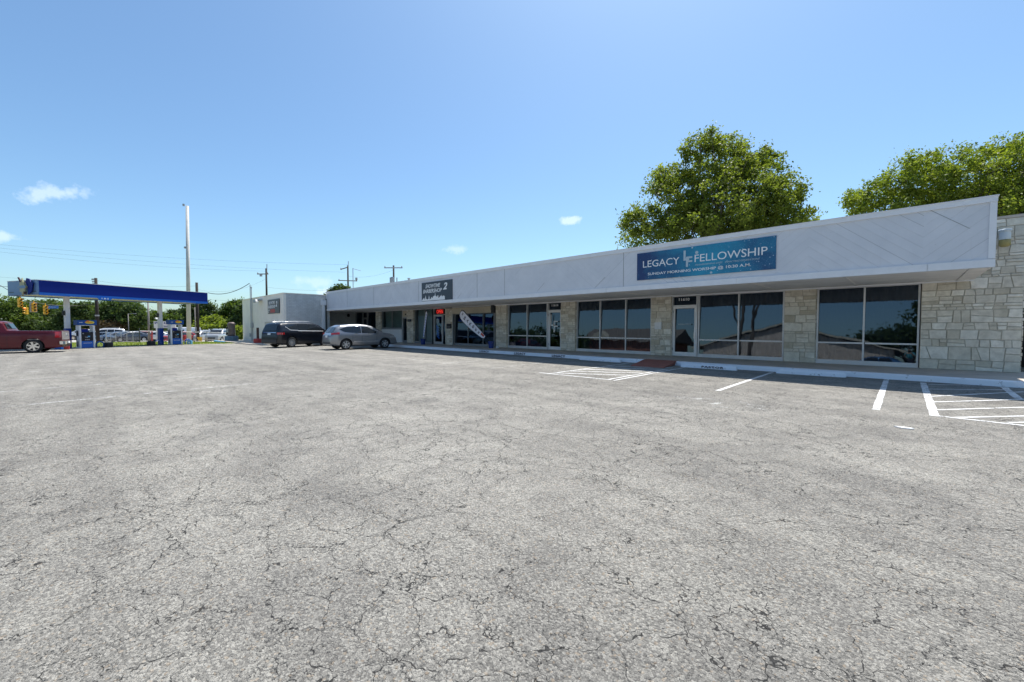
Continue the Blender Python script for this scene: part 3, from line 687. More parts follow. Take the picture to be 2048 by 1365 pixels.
def door(x0, x1, z0, ztop, glass, handle='r', m="white"):
    b = MB(); y0, y1 = YW + .05, YW + .12
    b.box(x0, x0 + .085, y0, y1, z0, ztop); b.box(x1 - .085, x1, y0, y1, z0, ztop); b.box(x0 + .085, x1 - .085, y0, y1, z0, z0 + .18); b.box(x0 + .085, x1 - .085, y0, y1, ztop - .10, ztop)
    d = b.build("door", m, strip, bevel=.004)
    pane(x0 + .07, x1 - .07, z0 + .17, ztop - .08, glass, d, y=YW + .085, tilt=.044)
    hx = x1 - .05 if handle == 'r' else x0 + .05; s = -1 if handle == 'r' else 1
    h = MB(); h.box(hx - .02, hx + .02, y0 - .06, y0 - .045, .95, 1.25); h.box(hx - .015, hx + .015, y0 - .046, y0, .98, 1.0); h.box(hx - .015, hx + .015, y0 - .046, y0, 1.2, 1.22); h.box(hx - .03, hx + .03, y0 - .012, y0, 1.32, 1.38)
    h.build("handle", "silver", d)
    g = MB(); hx = x0 if handle == 'r' else x1
    for z in (z0 + .25, ztop - .3): g.tube((hx, y0 - .015, z), (hx, y0 - .015, z + .12), .018)
    g.each("hinge", "alu_dark", d)
    return d
def jamb(xs, z0, z1, zt=None, m="alu", name="door_frame"):
    b = MB()
    for x in xs: b.box(x - .025, x + .025, YW + .03, YW + .2, z0, z1)
    b.box(xs[0] + .025, xs[-1] - .025, YW + .033, YW + .197, z1 - .05, z1)
    if zt: b.box(xs[0] + .025, xs[-1] - .025, YW + .033, YW + .197, zt, zt + .05)
    return b.build(name, m, strip)
WZ0, WZ1 = .15, 2.93
window([-2.42, -1.08, .31], WZ0, WZ1, .92)
window([-6.70, -5.07, -3.45], WZ0, WZ1, .92)
window([-13.23, -11.74, -10.25, -8.87], WZ0, WZ1, .92)
window([-18.60, -16.94, -15.32], WZ0, WZ1, .94)
for (x0, x1, num, nx, gl) in ((-7.86, -6.76, "11610", (-7.56, .48), "glass"), (-15.26, -14.27, "11614", (-14.98, .48), "glass")):
    j = jamb([x0, x1], WZ0, WZ1, 2.44)
    pane(x0 + .03, x1 - .03, 2.48, 2.9, "black_glass", j)
    d = door(x0 + .03, x1 - .03, .16, 2.435, gl)
    text("house_number", num, (nx[0], YW + .02, 2.68), X_, Z_, nx[1], .13, "vinyl_white", j, bold=.03, spacing=1.05)
    if num == "11614":
        text("door_lettering", "L", (-15.07, YW + .03, 1.56), X_, Z_, .30, .66, "vinyl_white", d, bold=-.01)
        text("door_lettering", "F", (-14.84, YW + .03, 1.18), X_, Z_, .30, .66, "vinyl_white", d, bold=-.01)
        text("door_lettering", "FAMILY\nFELLOWSHIP", (-14.98, YW + .03, .94), X_, Z_, .42, .13, "vinyl_grey", d)
    else:
        b = MB(); b.box(-7.58, -7.0, YW + .02, YW + .03, 1.60, 1.63); b.build("door_sticker", "vinyl_grey", d)
# barber shop front: roller shutter box above black filmed glass
window([-24.15, -22.6, -21.0, -19.76], WZ0, 2.45, None, "black_glass", "alu_dark", None)
b = MB()
for k in range(6): b.box(-24.2, -19.95, YW - .17 + .008 * (k % 2), YW + .2, 2.455 + k * .07, 2.455 + k * .07 + .067)
sh = b.build("shutter_box", "cream", strip)
b = MB(); b.box(-19.95, -19.66, YW - .2, YW + .05, 2.42, 2.93); b.lathe([(.0, -.02), (.14, -.02), (.14, .05), (.0, .05)], (-19.8, YW - .22, 2.7), 'y', 16); b.box(-24.95, -24.2, YW - .19, YW - .07, 2.875, 2.92)
b.each("shutter_motor", "plastic", sh)
b = MB(); b.box(-24.2, -24.13, YW - .12, YW + .02, .15, 2.45); b.box(-19.77, -19.68, YW - .12, YW + .02, .15, 2.42); b.each("shutter_rail", "alu_dark", sh)
j = jamb([-26.78, -25.62, -25.18], WZ0, WZ1, 2.40, "alu")
pane(-26.7, -25.22, 2.44, 2.9, "black_glass", j); pane(-25.6, -25.2, .2, 2.40, "black_glass", j)
d = door(-26.74, -25.65, .16, 2.39, "black_glass", 'r', "alu")
b = MB(); b.prism(mirror_ellipse(-26.22, 1.95, .18, .2), (0, YW + .02, 0), X_, Z_, Y_, .004); b.build("door_decal", "vinyl_grey", d)
b = MB()
for k in range(5): b.prism([(-26.42 + .02 * k, 1.55 - k * .2), (-26.12 + .02 * k, 1.35 - k * .2), (-26.06 + .02 * k, 1.43 - k * .2), (-26.36 + .02 * k, 1.64 - k * .2)], (0, YW + .02, 0), X_, Z_, Y_, .004)
b.build("door_decal", "royal", d)
b = MB(); b.box(-26.4, -25.4, YW - .02, YW + .01, 2.44, 2.46); b.box(-26.4, -25.4, YW - .02, YW + .01, 2.88, 2.9); b.box(-26.42, -26.40, YW - .02, YW + .01, 2.44, 2.9); b.box(-25.4, -25.38, YW - .02, YW + .01, 2.44, 2.9)
osn = thing("open_sign", "red glowing OPEN sign above the barber shop door", "sign", (-25.9, YW - .02, 2.44), world=True)
b.build("sign_frame", "black", osn); text("lettering", "OPEN", (-26.3, YW - .012, 2.52), X_, Z_, .82, .30, "neon", osn, bold=.02)
b = MB(); b.box(-26.40, -25.40, YW + .015, YW + .02, 2.46, 2.88); b.build("backing", "black", osn)
f = window([-29.45, -27.95, -26.86], WZ0, WZ1, None, "clear", "alu_dark", "curtain")
b = MB(); b.box(-26.86, -26.8, YW - .05, YW + .2, .15, 2.93); b.build("door_post", "black", strip)
# vacant unit with boarded sill
window([-34.9, -33.12, -31.42], 1.28, WZ1, None, "clear", "alu_dark", "curtain", 1.43)
b = MB(); b.box(-34.9, -31.42, YW + .0, YW + .1, .15, 1.27); b.build("boarded_sill", "white", strip, bevel=.006)
j = jamb([-31.36, -30.53], WZ0, WZ1, 2.30); b = MB(); b.box(-31.33, -30.56, YW + .06, YW + .1, 2.36, 2.87); b.build("transom_board", "cream", j)
b = MB(); b.box(-30.95, -30.8, YW + .045, YW + .06, 2.50, 2.62); b.build("number_plate", "black", j)
door(-31.33, -30.56, .16, 2.29, "black_glass", 'l', "alu_dark")
window([-40.2, -38.75], WZ0, WZ1, None, "black_glass", "alu_dark", "blind"); window([-37.75, -35.9], WZ0, WZ1, None, "black_glass", "alu_dark", "blind")
j = jamb([-38.72, -37.78], WZ0, WZ1, 2.35, "alu_dark"); pane(-38.7, -37.8, 2.4, 2.88, "black_glass", j); door(-38.69, -37.81, .16, 2.34, "black_glass", 'r', "alu_dark")

# ------------------------------------------------------------------ signs on the fascia
ban = thing("church_banner", "blue starry banner reading LEGACY FELLOWSHIP on the white fascia", "banner", (-5.3, 15.0, 3.31), world=True)
b = MB(); b.box(-7.65, -2.99, 15.005, 15.03, 3.31, 4.35); b.build("panel", "banner", ban)
YB = 15.003
text("lettering", "LEGACY", (-7.40, YB, 3.78), X_, Z_, 1.40, .255, "vinyl_white", ban)
text("lettering", "FELLOWSHIP", (-5.46, YB, 3.785), X_, Z_, 2.24, .26, "vinyl_white", ban)
text("lettering", "SUNDAY MORNING WORSHIP @ 10:30 A.M.", (-7.20, YB, 3.445), X_, Z_, 3.52, .125, "vinyl_white", ban, bold=.012)
text("lettering", "TRANSFORMING LIVES", (-5.44, YB, 3.655), X_, Z_, .90, .055, "vinyl_grey", ban, shear=.3)
text("lettering", "IMPACTING GENERATIONS", (-4.46, YB, 3.655), X_, Z_, 1.03, .055, "vinyl_grey", ban, shear=.3)
text("monogram", "L", (-5.85, YB, 3.88), X_, Z_, .20, .36, "vinyl_grey", ban, bold=.04); text("monogram", "F", (-5.76, YB - .003, 3.65), X_, Z_, .22, .36, "vinyl_grey", ban, bold=.02)
b = MB()
for (x, z, r) in ((-5.39, 4.12, .055), (-4.9, 3.37, .04), (-5.55, 4.31, .03)): b.prism(mirror_ellipse(x, z, r, r, 12), (0, YB, 0), X_, Z_, -Y_, .003)
b.each("printed_star", "vinyl_grey", ban)

bs = thing("barber_sign", "charcoal barber shop sign with white skyline on the white fascia", "sign", (-20.9, 15.0, 3.1), world=True)
b = MB(); b.box(-22.47, -19.33, 14.99, 15.03, 3.12, 4.30); b.build("panel", "sign_black", bs)
YS = 14.988
text("lettering", "SHOWTIME", (-22.05, YS, 3.93), X_, Z_, 1.58, .24, "vinyl_white", bs, shear=.35, bold=.015)
text("lettering", "BARBERSHOP", (-22.32, YS, 3.62), X_, Z_, 2.0, .24, "vinyl_white", bs, shear=.35, bold=.015)
text("lettering", "2", (-20.2, YS, 3.74), X_, Z_, .42, .42, "vinyl_white", bs, shear=.3, bold=.03)
b = MB(); sky = [(-22.45, 3.14)]; rr = random.Random(3); x = -22.45
hs = [.06, .14, .2, .10, .38, .12, .08, .10, .36, .08, .12, .22, .16, .26, .30, .52, .26, .22, .30, .14, .18, .26, .34, .22, .26, .22]
for h_ in hs:
    dx = 2.42 / len(hs); z = 3.15 + h_ * .9
    if h_ > .33: sky += [(x, 3.15 + .2 * .9), (x + dx * .35, z - .05), (x + dx * .5, z), (x + dx * .65, z - .05), (x + dx, 3.15 + .2 * .9)]
    else: sky += [(x, z), (x + dx, z)]
    x += dx
sky += [(x, 3.14)]
b.prism(sky, (0, YS, 0), X_, Z_, -Y_, .003); b.build("skyline_print", "vinyl_white", bs)

# LEGACY stencils on the kerb
for i, x in enumerate((-17.85, -15.05, -12.5)):
    o = text("stencil_lettering", "LEGACY", (x, 15.808, .025), X_, np.array([0, .1, .995]), .80, .115, "maroon_ink", None, bold=.03, spacing=1.25)
    tag(o, ("maroon LEGACY stencil on the kerb in front of the roller shutter", "maroon LEGACY stencil on the kerb under the window left of door 11614", "maroon LEGACY stencil on the kerb in front of door 11614's pier")[i], "lettering", "stencils on the kerb")

# wheel stops
def wheel_stop(x0, y0, x1, y1, lab, extra=None):
    c = ((x0 + x1) / 2, (y0 + y1) / 2, 0); L = math.hypot(x1 - x0, y1 - y0); a = math.atan2(y1 - y0, x1 - x0)
    t = thing("wheel_stop", lab, "wheel stop", c, a, "white concrete wheel stops")
    b = MB(); n = 14; P = []
    for i in range(n):
        x = -L / 2 + L * i / (n - 1); e = .03 if i in (0, n - 1) else 0
        j_ = .006 * math.sin(i * 2.3)
        P += [(x, -.09 + e, 0), (x, -.075 + e + j_, .09 - e), (x, -.04, .145 - e + j_), (x, .04, .145 - e), (x, .075 - e, .09), (x, .09 - e, 0)]
    b.grid(P, n, 6); b.add([P[i] for i in range(6)], [(0, 1, 2, 3, 4, 5)]); b.add(P[-6:], [(5, 4, 3, 2, 1, 0)])
    b.build("concrete_block", "kerb", t, smooth=False)
    if extra: text("lettering", extra, (-.18, -.105, .03), X_, np.array([0, .12, .99]), .74, .07, "maroon_ink", t, bold=.03, spacing=1.2)
wheel_stop(-10.70, 15.60, -8.62, 15.55, "plain white wheel stop left of the brown ramp")
wheel_stop(-6.05, 15.45, -4.15, 15.42, "white wheel stop lettered PASTOR right of the brown ramp", "PASTOR")
wheel_stop(-3.0, 15.48, -1.25, 15.6, "white wheel stop tilted away from the kerb before the right window")
rp = MB(); rp.add([(-7.55, 14.35, .005), (-6.3, 14.45, .005), (-6.45, 15.82, .005), (-7.75, 15.82, .005), (-7.75, 16.15, .16), (-6.45, 16.15, .16), (-6.4, 15.8, .16), (-7.72, 15.8, .16), (-7.55, 14.36, .02), (-6.3, 14.46, .02)],
              [(8, 9, 6, 7), (7, 6, 5, 4), (0, 1, 9, 8), (1, 2, 6, 9), (0, 8, 7, 3), (2, 5, 6), (3, 7, 4)])
tag(rp.build("access_ramp", "ramp", fix=False), "brown painted wedge ramp up to the kerb beside the hatched bay", "ramp")

# things on the wall
t = thing("mailbox", "white wall mailbox on the stone pier left of door 11610", "mailbox", (-8.45, 18.78, 1.38), world=True)
b = MB(); b.box(-8.61, -8.29, 18.69, 18.80, 1.38, 1.68); b.build("box", "white", t, bevel=.01); b = MB(); b.prism([(-8.62, 1.66), (-8.28, 1.66), (-8.28, 1.72), (-8.62, 1.70)], (0, 18.68, 0), X_, Z_, Y_, .12); b.build("lid", "white", t)
for (x0, x1, z0, z1, lab) in ((-30.3, -29.75, 1.93, 2.13, "small black box on the stone pier left of the green curtained window"), (-24.9, -24.33, 1.37, 1.72, "black square plaque on the stone pier right of the barber shop door")):
    t = thing("wall_plaque", lab, "plaque", ((x0 + x1) / 2, 18.8, z0), world=True); b = MB(); b.box(x0, x1, 18.76, 18.82, z0, z1); b.build("plate", "black", t, bevel=.008)
    b = MB(); b.box(x0 + .08, x1 - .1, 18.75, 18.76, z0 + .1, z0 + .13); b.build("plate_trim", "grey", t)
t = thing("wall_lamp", "round black wall lamp high on the shaded brick wall", "lamp", (-40.1, 17.9, 2.6), world=True)
b = MB(); b.lathe([(.02, -.15), (.10, -.12), (.13, 0), (.10, .12), (.03, .15)], (-39.75, 18.0, 2.62)); b.build("lamp_head", "black", t, smooth=True); b = MB(); b.tube((-39.75, 18, 2.7), (-39.9, 18.05, 2.75), .03); b.build("bracket", "black", t)
t = thing("yard_light", "clear jar-shaped yard light with amber base on the stone wall", "lamp", (2.0, 18.6, 3.8), world=True)
b = MB(); b.lathe([(.07, .0), (.115, .04), (.12, .19), (.115, .20)], (2.0, 18.55, 3.82), n=20); b.build("amber_bowl", "amber", t, smooth=True)
b = MB(); b.lathe([(.11, .20), (.12, .24), (.115, .34), (.12, .36), (.10, .44), (.14, .46), (.13, .50), (.02, .52)], (2.0, 18.55, 3.82), n=20); b.build("clear_head", "clear_p", t, smooth=True)
b = MB(); b.tube((2.0, 18.55, 4.2), (2.0, 18.84, 4.25), .03); b.build("bracket", "galv", t)

# feather flags and their buckets
def flag(base, tip, outline, lab, inner=True, txt=True, group="feather flags at the barber shop"):
    t = thing("feather_flag", lab, "flag", base, group=group, world=True); base = np.array(base); tip = np.array(tip)
    U = tip - base; L = np.linalg.norm(U); U = U / L; N = np.array([0, -1., 0]); V = np.cross(N, U)
    if V[0] < 0 and outline[0][1] > 0: V = V
    b = MB(); pole = [base + U * L * s for s in lin(0, .95, 8)]; b.path(pole + [tip + V * .10, tip + V * .25 - U * .06], .013); b.build("pole", "black", t)
    b = MB(); b.prism([(p[0] * L, p[1]) for p in outline], base + N * .01, U, V, N, .006); cl = b.build("cloth", "flag_navy", t)
    if inner:
        c = [sum(p[k] for p in outline) / len(outline) for k in (0, 1)]; b = MB()
        b.prism([((c[0] + (p[0] - c[0]) * .965) * L, c[1] + (p[1] - c[1]) * .90) for p in outline], base + N * .017, U, V, N, .003); b.build("printed_field", "flag_white", cl)
    return t, base, U, V, N, L, cl
ol = [(.16, .0), (.93, .0), (.985, .08), (1.0, .22), (.985, .36), (.93, .45), (.84, .47), (.72, .45), (.55, .40), (.35, .31), (.20, .22), (.155, .12)]
bR, tR = (-18.88, 17.7, .55), (-21.55, 17.55, 2.72)
t, base, U, V, N, L, cl = flag(bR, tR, [(a, c_ * 1.4) for a, c_ in ol], "wide white feather flag lettered BARBER leaning left out of its bucket")
for i, ch in enumerate("BARBER"):
    s0 = .80 - i * .095
    text("lettering", ch, base + U * L * s0 + V * (.45 - .030 * i) + N * .022, -V, U, .27 - .020 * i, .15, "flag_navy", cl, bold=.01)
b = MB()
for sx in (-1, 1): b.prism([(.915 * L - .07, .24 - sx * .06), (.915 * L - .05, .24 - sx * .08), (.915 * L + .07, .24 + sx * .06), (.915 * L + .05, .24 + sx * .08)], base + N * .021, U, V, N, .003)
b.build("scissors_print", "flag_navy", cl)
b = MB(); b.prism([(.20 * L, .05), (.29 * L, .05), (.29 * L, .22), (.20 * L, .18)], base + N * .021, U, V, N, .003); b.build("printed_stripe", "flag_red", cl)
ol2 = [(.05, .0), (.95, .0), (1.0, .10), (.97, .17), (.6, .16), (.2, .13), (.06, .10)]
t, base, U, V, N, L, cl = flag((-26.5, 17.85, .5), (-25.45, 17.5, 2.6), [(a, c_ * 1.5) for a, c_ in ol2], "narrow blue and white feather flag seen edge-on beside the barber door")
b = MB()
for k in range(9): b.prism([((.12 + k * .09) * L, .06), ((.15 + k * .09) * L, .18), ((.18 + k * .09) * L, .18), ((.16 + k * .09) * L, .06)], base + N * .021, U, V, N, .003)
b.build("lettering", "royal", cl)
for i, (x, y) in enumerate(((-18.88, 17.72), (-26.7, 17.9))):
    t = thing("bucket", ("blue bucket holding the wide leaning feather flag", "blue bucket holding the narrow feather flag by the barber door")[i], "bucket", (x, y, .15), group="blue flag buckets")
    b = MB(); b.lathe([(.15, 0), (.19, .40), (.205, .405), (.205, .43), (.18, .43), (.165, .30), (.0, .28)], (0, 0, 0), n=20, cap=False); b.lathe([(.0, 0.002), (.15, 0.002)], (0, 0, 0), n=20, cap=False); b.build("pail", "bluep", t, smooth=False)
    b = MB(); b.path([(.2 * math.cos(a), -.03 - .1 * math.sin(a), .39 - .12 * math.sin(a)) for a in lin(0, math.pi, 9)], .006); b.build("handle", "grey", t)
b = MB(); b.box(-18.66, -18.5, 17.9, 18.05, .15, .28); tag(b.build("paving_block", "white", bevel=.01), "small pale block on the sidewalk beside the blue flag bucket", "block")

# ------------------------------------------------------------------ white corner building
cb_ = thing("corner_building", "white painted brick building projecting beyond the left end of the shop row", "building", (-44, 13, 0), world=True)
XR, XL, YF, HB = -37.62, -50.6, 11.5, 4.30
b = MB(); b.box(XL, XR, YF, YF + .2, -.3, HB); b.build("front_wall", "stucco", cb_)
b = MB(); b.box(XR - .2, XR - .002, YF + .2, 15.3, -.3, HB - .002); b.build("side_wall", "wbrick", cb_)
b = MB(); b.box(-40.5, XR - .2, 15.1, 15.3, -.3, HB - .002); b.build("side_wall", "wbrick", cb_)
b = MB(); b.box(-40.5, -40.3, 15.3, 31, -.3, HB - .002); b.build("side_wall", "wbrick", cb_)
b = MB(); b.box(XL, XL + .2, YF + .2, 31, -.3, HB - .002); b.build("side_wall", "stucco", cb_)
b = MB(); b.box(XL + .2, XR - .2, YF + .2, 15.1, 3.9, 3.96); b.box(XL + .2, -40.5, 15.1, 31, 3.9, 3.96); b.each("roof", "roof", cb_)
b = MB(); b.box(XL - .04, XR + .03, YF - .04, YF + .24, HB, HB + .06); b.box(XR - .24, XR + .03, YF + .24, 15.3, HB, HB + .06); b.each("parapet_cap", "stucco", cb_)
b = MB(); b.box(-42.9, -40.6, YF - .012, YF - .001, .70, 1.94); b.build("painted_patch", "tan", cb_)
b = MB(); b.tube((-47.2, YF - .08, .1), (-47.2, YF - .08, 5.7), .035); b.tube((-46.8, YF - .08, -.1), (-46.8, YF - .08, 5.3), .045); b.tube((-46.8, YF - .08, 5.3), (-46.8, YF - .08, 5.45), .07); b.box(-47.05, -46.6, YF - .18, YF - .02, 1.4, 1.9); b.box(-47.55, -47.25, YF - .15, YF - .02, .5, .85)
b.build("service_conduit", "galv", cb_)
b = MB(); b.box(-44.6, -43.5, YF - .35, YF, 3.95, 4.06); b.prism([(0, 3.76), (.0, 4.06), (.8, 4.06), (.95, 3.84)], (-44.4, YF - .4, 0), X_, Z_, -Y_, .16); b.build("floodlight", "grey", cb_)
b = MB(); b.box(XR, XR + .14, 14.62, 14.82, .05, 3.5); b.box(XR, XR + .2, 14.5, 14.94, 3.42, 3.86); b.build("downspout", "trim", cb_)
b = MB(); b.tube((XR + .06, 14.98, .1), (XR + .06, 14.98, 4.0), .045); b.path([(XR + .1, 14.98, 3.0), (XR + .2, 14.9, 3.3), (XR + .1, 14.97, 3.7)], .035); b.build("vent_pipe", "cable", cb_)
b = MB(); b.lathe([(.0, 0), (.22, 0), (.24, .15), (.12, .3), (.0, .34)], (-45.9, 12.8, 4.2), n=14); b.build("roof_vent", "grey", cb_, smooth=True)
t = thing("barber_sign", "charcoal barber shop sign with a red panel on the white corner building", "sign", (-40, YF - .06, 2.66), world=True)
b = MB(); b.box(-41.67, -38.49, YF - .07, YF - .03, 2.66, 3.905); b.build("panel", "sign_black", t)
ys_ = YF - .074
text("lettering", "SHOWTIME", (-41.35, ys_, 3.48), X_, Z_, 1.7, .27, "vinyl_white", t, shear=.35, bold=.015); text("lettering", "BARBERSHOP", (-41.55, ys_, 3.14), X_, Z_, 2.05, .27, "vinyl_white", t, shear=.35, bold=.015)
text("lettering", "2", (-39.4, ys_, 3.24), X_, Z_, .42, .47, "vinyl_white", t, shear=.3, bold=.03)
b = MB(); b.prism([(-40.95, 2.76), (-39.7, 2.74), (-39.6, 2.92), (-39.8, 3.06), (-40.9, 3.04)], (0, ys_, 0), X_, Z_, -Y_, .003); b.build("red_print", "red", t)
text("lettering", "WALK\nINS", (-41.58, ys_, 2.76), X_, Z_, .5, .28, "vinyl_white", t, bold=.02)
t = thing("bollard", "rusty pipe bollard with a red base in front of the white building", "bollard", (-41.1, 10.45, .0))
b = MB(); b.tube((0, 0, .45), (0, 0, 1.42), .10, 14); b.build("post", mat("rusty_post", (.07, .035, .03), .8, var=.3), t)
b = MB(); b.lathe([(.34, 0), (.34, .40), (.28, .46), (.1, .47)], (0, 0, 0), n=18); b.build("base", "red", t)
# vacuum machine on its plinth by the corner
t = thing("vacuum_station", "rusty drum vacuum machine on a grey-blue plinth at the white building's corner", "vacuum", (-49.3, 10.2, -.12), scale=1.05)
b = MB(); b.lathe([(.58, 0), (.56, .62), (.5, .66)], (0, 0, 0), n=8); b.build("plinth", mat("grey_blue_paint", (.11, .17, .24), .8, var=.2), t)
b = MB(); b.lathe([(.28, .64), (.30, .9), (.29, 1.6), (.34, 1.75), (.33, 1.88), (.18, 1.98)], (.05, 0, 0), n=18); b.build("drum", "vac_brown", t, smooth=True)
b = MB(); b.lathe([(.09, .64), (.10, 1.2), (.09, 1.75)], (-.55, -.15, 0), n=10); b.path([(-.3, -.2, 1.6), (-.5, -.3, 1.4), (-.52, -.3, .9), (-.35, -.35, .75), (-.2, -.3, 1.1)], .05); b.build("hose", "black", t)
b = MB(); b.box(-.12, .2, -.36, -.28, 1.0, 1.35); b.build("coin_box", "grey", t)
# ------------------------------------------------------------------ vehicles
def interp(pts, x):
    if x <= pts[0][0]: return pts[0][1]
    for (a, b), (c, d) in zip(pts, pts[1:]):
        if x <= c: return b if c == a else b + (d - b) * (x - a) / (c - a)
    return pts[-1][1]
def ease(t): t = min(max(t, 0), 1); return t * t * (3 - 2 * t)
def vehicle(name, label, cat, loc, rotz, S, scale=1.0, group=None):
    """S: outline of the roofline, belt, width, wheels; +x is forward, origin under the rear axle"""
    t = thing(name, label, cat, loc, rotz, group, scale=scale)
    prof, W = S["prof"], S["W"] / 2; x0, x1 = prof[0][0], prof[-1][0]; G = .26
    top = lambda x: interp(prof, x)
    def belt(x): return min(interp(S["belt"], x), top(x) - .045)
    def wid(x):
        e = 1 - .16 * ease(1 - (x - x0) / .5) ** 1.5 - .20 * ease(1 - (x1 - x) / .75) ** 1.3
        return W * e
    def bot(x): return G + .06 * ease(1 - (x - x0) / .5) + .04 * ease(1 - (x1 - x) / .5)
    def ring(x):
        w, zb, zt, z0 = wid(x), belt(x), top(x), bot(x); g = min(max((zt - zb) / .3, 0), 1)
        wt_ = w * (.955 - S.get("tumble", .24) * min(max((zt - zb) / .6, 0), 1))
        return [(0, z0), (w * .88, z0), (w * .965, z0 + .07), (w, z0 + .35 * (zb - z0)), (w, z0 + .72 * (zb - z0)), (w * .985, zb - .05), (w * .955, zb),
                ((w * .955 + wt_) / 2 + .014 * g, (zb + zt) / 2 - .02 * g), (wt_, zt - .075 * g), (wt_ * .9, zt - .022 * g), (wt_ * .55, zt + .012 * g), (0, zt + .02 * g)]
    def side(x, z):
        r = ring(x)[1:9]
        for (ya, za), (yb, zb_) in zip(r, r[1:]):
            if z <= zb_: return ya + (yb - ya) * (z - za) / max(zb_ - za, 1e-5)
        return r[-1][0]
    xs = sorted(set([round(x0 + (x1 - x0) * i / 46, 4) for i in range(47)] + [p[0] for p in prof]))
    b = MB(); rings = []
    for x in xs:
        r = ring(x); full = [(x, y, z) for y, z in r] + [(x, -y, z) for y, z in r[-2:0:-1]]; rings.append(full)
    n = len(rings[0]); P = [p for r in rings for p in r]
    fs = [(i * n + k, i * n + (k + 1) % n, (i + 1) * n + (k + 1) % n, (i + 1) * n + k) for i in range(len(xs) - 1) for k in range(n)]
    fs += [tuple(range(n))[::-1], tuple(range((len(xs) - 1) * n, len(xs) * n))]
    b.add(P, fs)
    body = b.build("body", S["paint"], t, smooth=True)
    # wheel arches (and the open bed of a pickup) cut out of the body
    cut = MB(); r = S["r"]
    for wx in (0, S["wb"]):
        for s in (-1, 1): cut.lathe([(r * 1.2, s * W - .27), (r * 1.2, s * W + .27)], (wx, 0, r), 'y', 26)
    co = cut.build("cutter", "black"); 
    if S.get("bed"):
        c2 = MB(); bx0, bx1, bw, bz = S["bed"]; c2.box(bx0, bx1, -bw, bw, bz, 3); c2o = c2.build("cutter2", "plastic")
        m2 = body.modifiers.new("bed", 'BOOLEAN'); m2.operation = 'DIFFERENCE'; m2.object = c2o; m2.solver = 'EXACT'; m2.material_mode = 'TRANSFER'
    md = body.modifiers.new("arch", 'BOOLEAN'); md.operation = 'DIFFERENCE'; md.object = co; md.solver = 'EXACT'; md.material_mode = 'TRANSFER'
    # cutters are at world origin: bring body there for the evaluation
    body.parent = None; dg = bpy.context.evaluated_depsgraph_get(); me = bpy.data.meshes.new_from_object(body.evaluated_get(dg)); me.name = "body"
    body.modifiers.clear(); body.data = me; body.parent = t; bpy.data.objects.remove(co)
    if S.get("bed"): bpy.data.objects.remove(c2o)
    for p in me.polygons: p.use_smooth = True
    try: me.set_sharp_from_angle(angle=R(38))
    except Exception: pass
    def patch(nm, m, xa, xb, zl, zh, s, off=.010, nx=14, nz=3, parent=None, smooth=True):
        b = MB(); P = []
        for i in range(nx):
            x = xa + (xb - xa) * i / (nx - 1); a, c = (zl(x) if callable(zl) else zl), (zh(x) if callable(zh) else zh)
            for j in range(nz):
                z = a + (c - a) * j / (nz - 1); P.append((x, s * (side(x, z) + off), z))
        b.grid(P, nx, nz); return b.build(nm, m, parent or t, smooth=smooth)
    for s in (-1, 1):
        for (xa, xb, lo, hi) in S["windows"]:
            lo_ = lambda x: belt(x) + .03 if lo is None else interp(lo, x)
            hi_ = lambda x: interp(hi, x)
            patch("side_window", "car_glass", xa, xb, lambda x: min(lo_(x), hi_(x) - .005), hi_, s, .008)
            if S.get("chrome_line"): patch("window_trim", "alu", xa - .05, xb + .02, lambda x: min(lo_(x), hi_(x)) - .05, lambda x: min(lo_(x), hi_(x)) - .003, s, .012, nz=2)
        for x in S["gaps"]:
            patch("door_gap", "black", x, x + .012, .38, lambda q: belt(q) + .0, s, .003, nx=2, nz=5)
        for x in S["handles"]:
            z = S["belt"][0][1] - .13; hb = MB(); y = side(x, z); hb.box(x, x + .2, s * (y + .03) - .012, s * (y + .03) + .012, z, z + .035); hb.build("door_handle", S.get("handle_m", S["paint"]), t)
        if S.get("moulding"): patch("side_moulding", S["moulding"], .5, S["wb"] - .5, .50, .55, s, .012, nz=2)
        patch("sill_trim", "plastic", r * 1.25, S["wb"] - r * 1.25, .275, .38, s, .006, nz=2)
        mx_ = S["mirror"]; zb = belt(mx_); mb = MB(); yy = side(mx_, zb) + .03; mb.box(mx_ - .07, mx_ + .09, s * yy if s > 0 else -yy - .2, s * yy + .2 if s > 0 else -yy, zb + .03, zb + .20); mb.build("mirror", S.get("mirror_m", S["paint"]), t, bevel=.03)
        a, c, zl, zh = S["tail"]; patch("tail_lamp", "red_light", a, c, zl, zh, s, .014, nx=8)
        a, c, zl, zh = S["head"]; patch("headlight", "lamp_clear", a, c, zl, zh, s, .012, nx=8)
    # end glass follows the roofline
    for nm, (xa, xb, inset) in (("rear_window", S["rear_glass"]), ("windshield", S["front_glass"])):
        b = MB(); P = []; nx = 8
        for i in range(nx):
            x = xa + (xb - xa) * i / (nx - 1)
            ww = ring(x)[9][0] * inset
            for j in range(9):
                y = -ww + 2 * ww * j / 8; d = 1e-3; sl = (top(x + d) - top(x - d)) / (2 * d); nx_, nz_ = -sl, 1.0; l = math.hypot(nx_, nz_)
                P.append((x + nx_ / l * .022, y, top(x) + .02 * (1 - abs(y) / ww) + nz_ / l * .014))
        b.grid(P, nx, 9); b.build(nm, "car_glass", t, smooth=True)
    # rear face details
    def rx(z):       # x of the rear end at height z
        for (xa, za), (xb, zb) in zip(prof, prof[1:]):
            if za <= z <= zb: return xa + (xb - xa) * (z - za) / max(zb - za, 1e-5)
        return x0
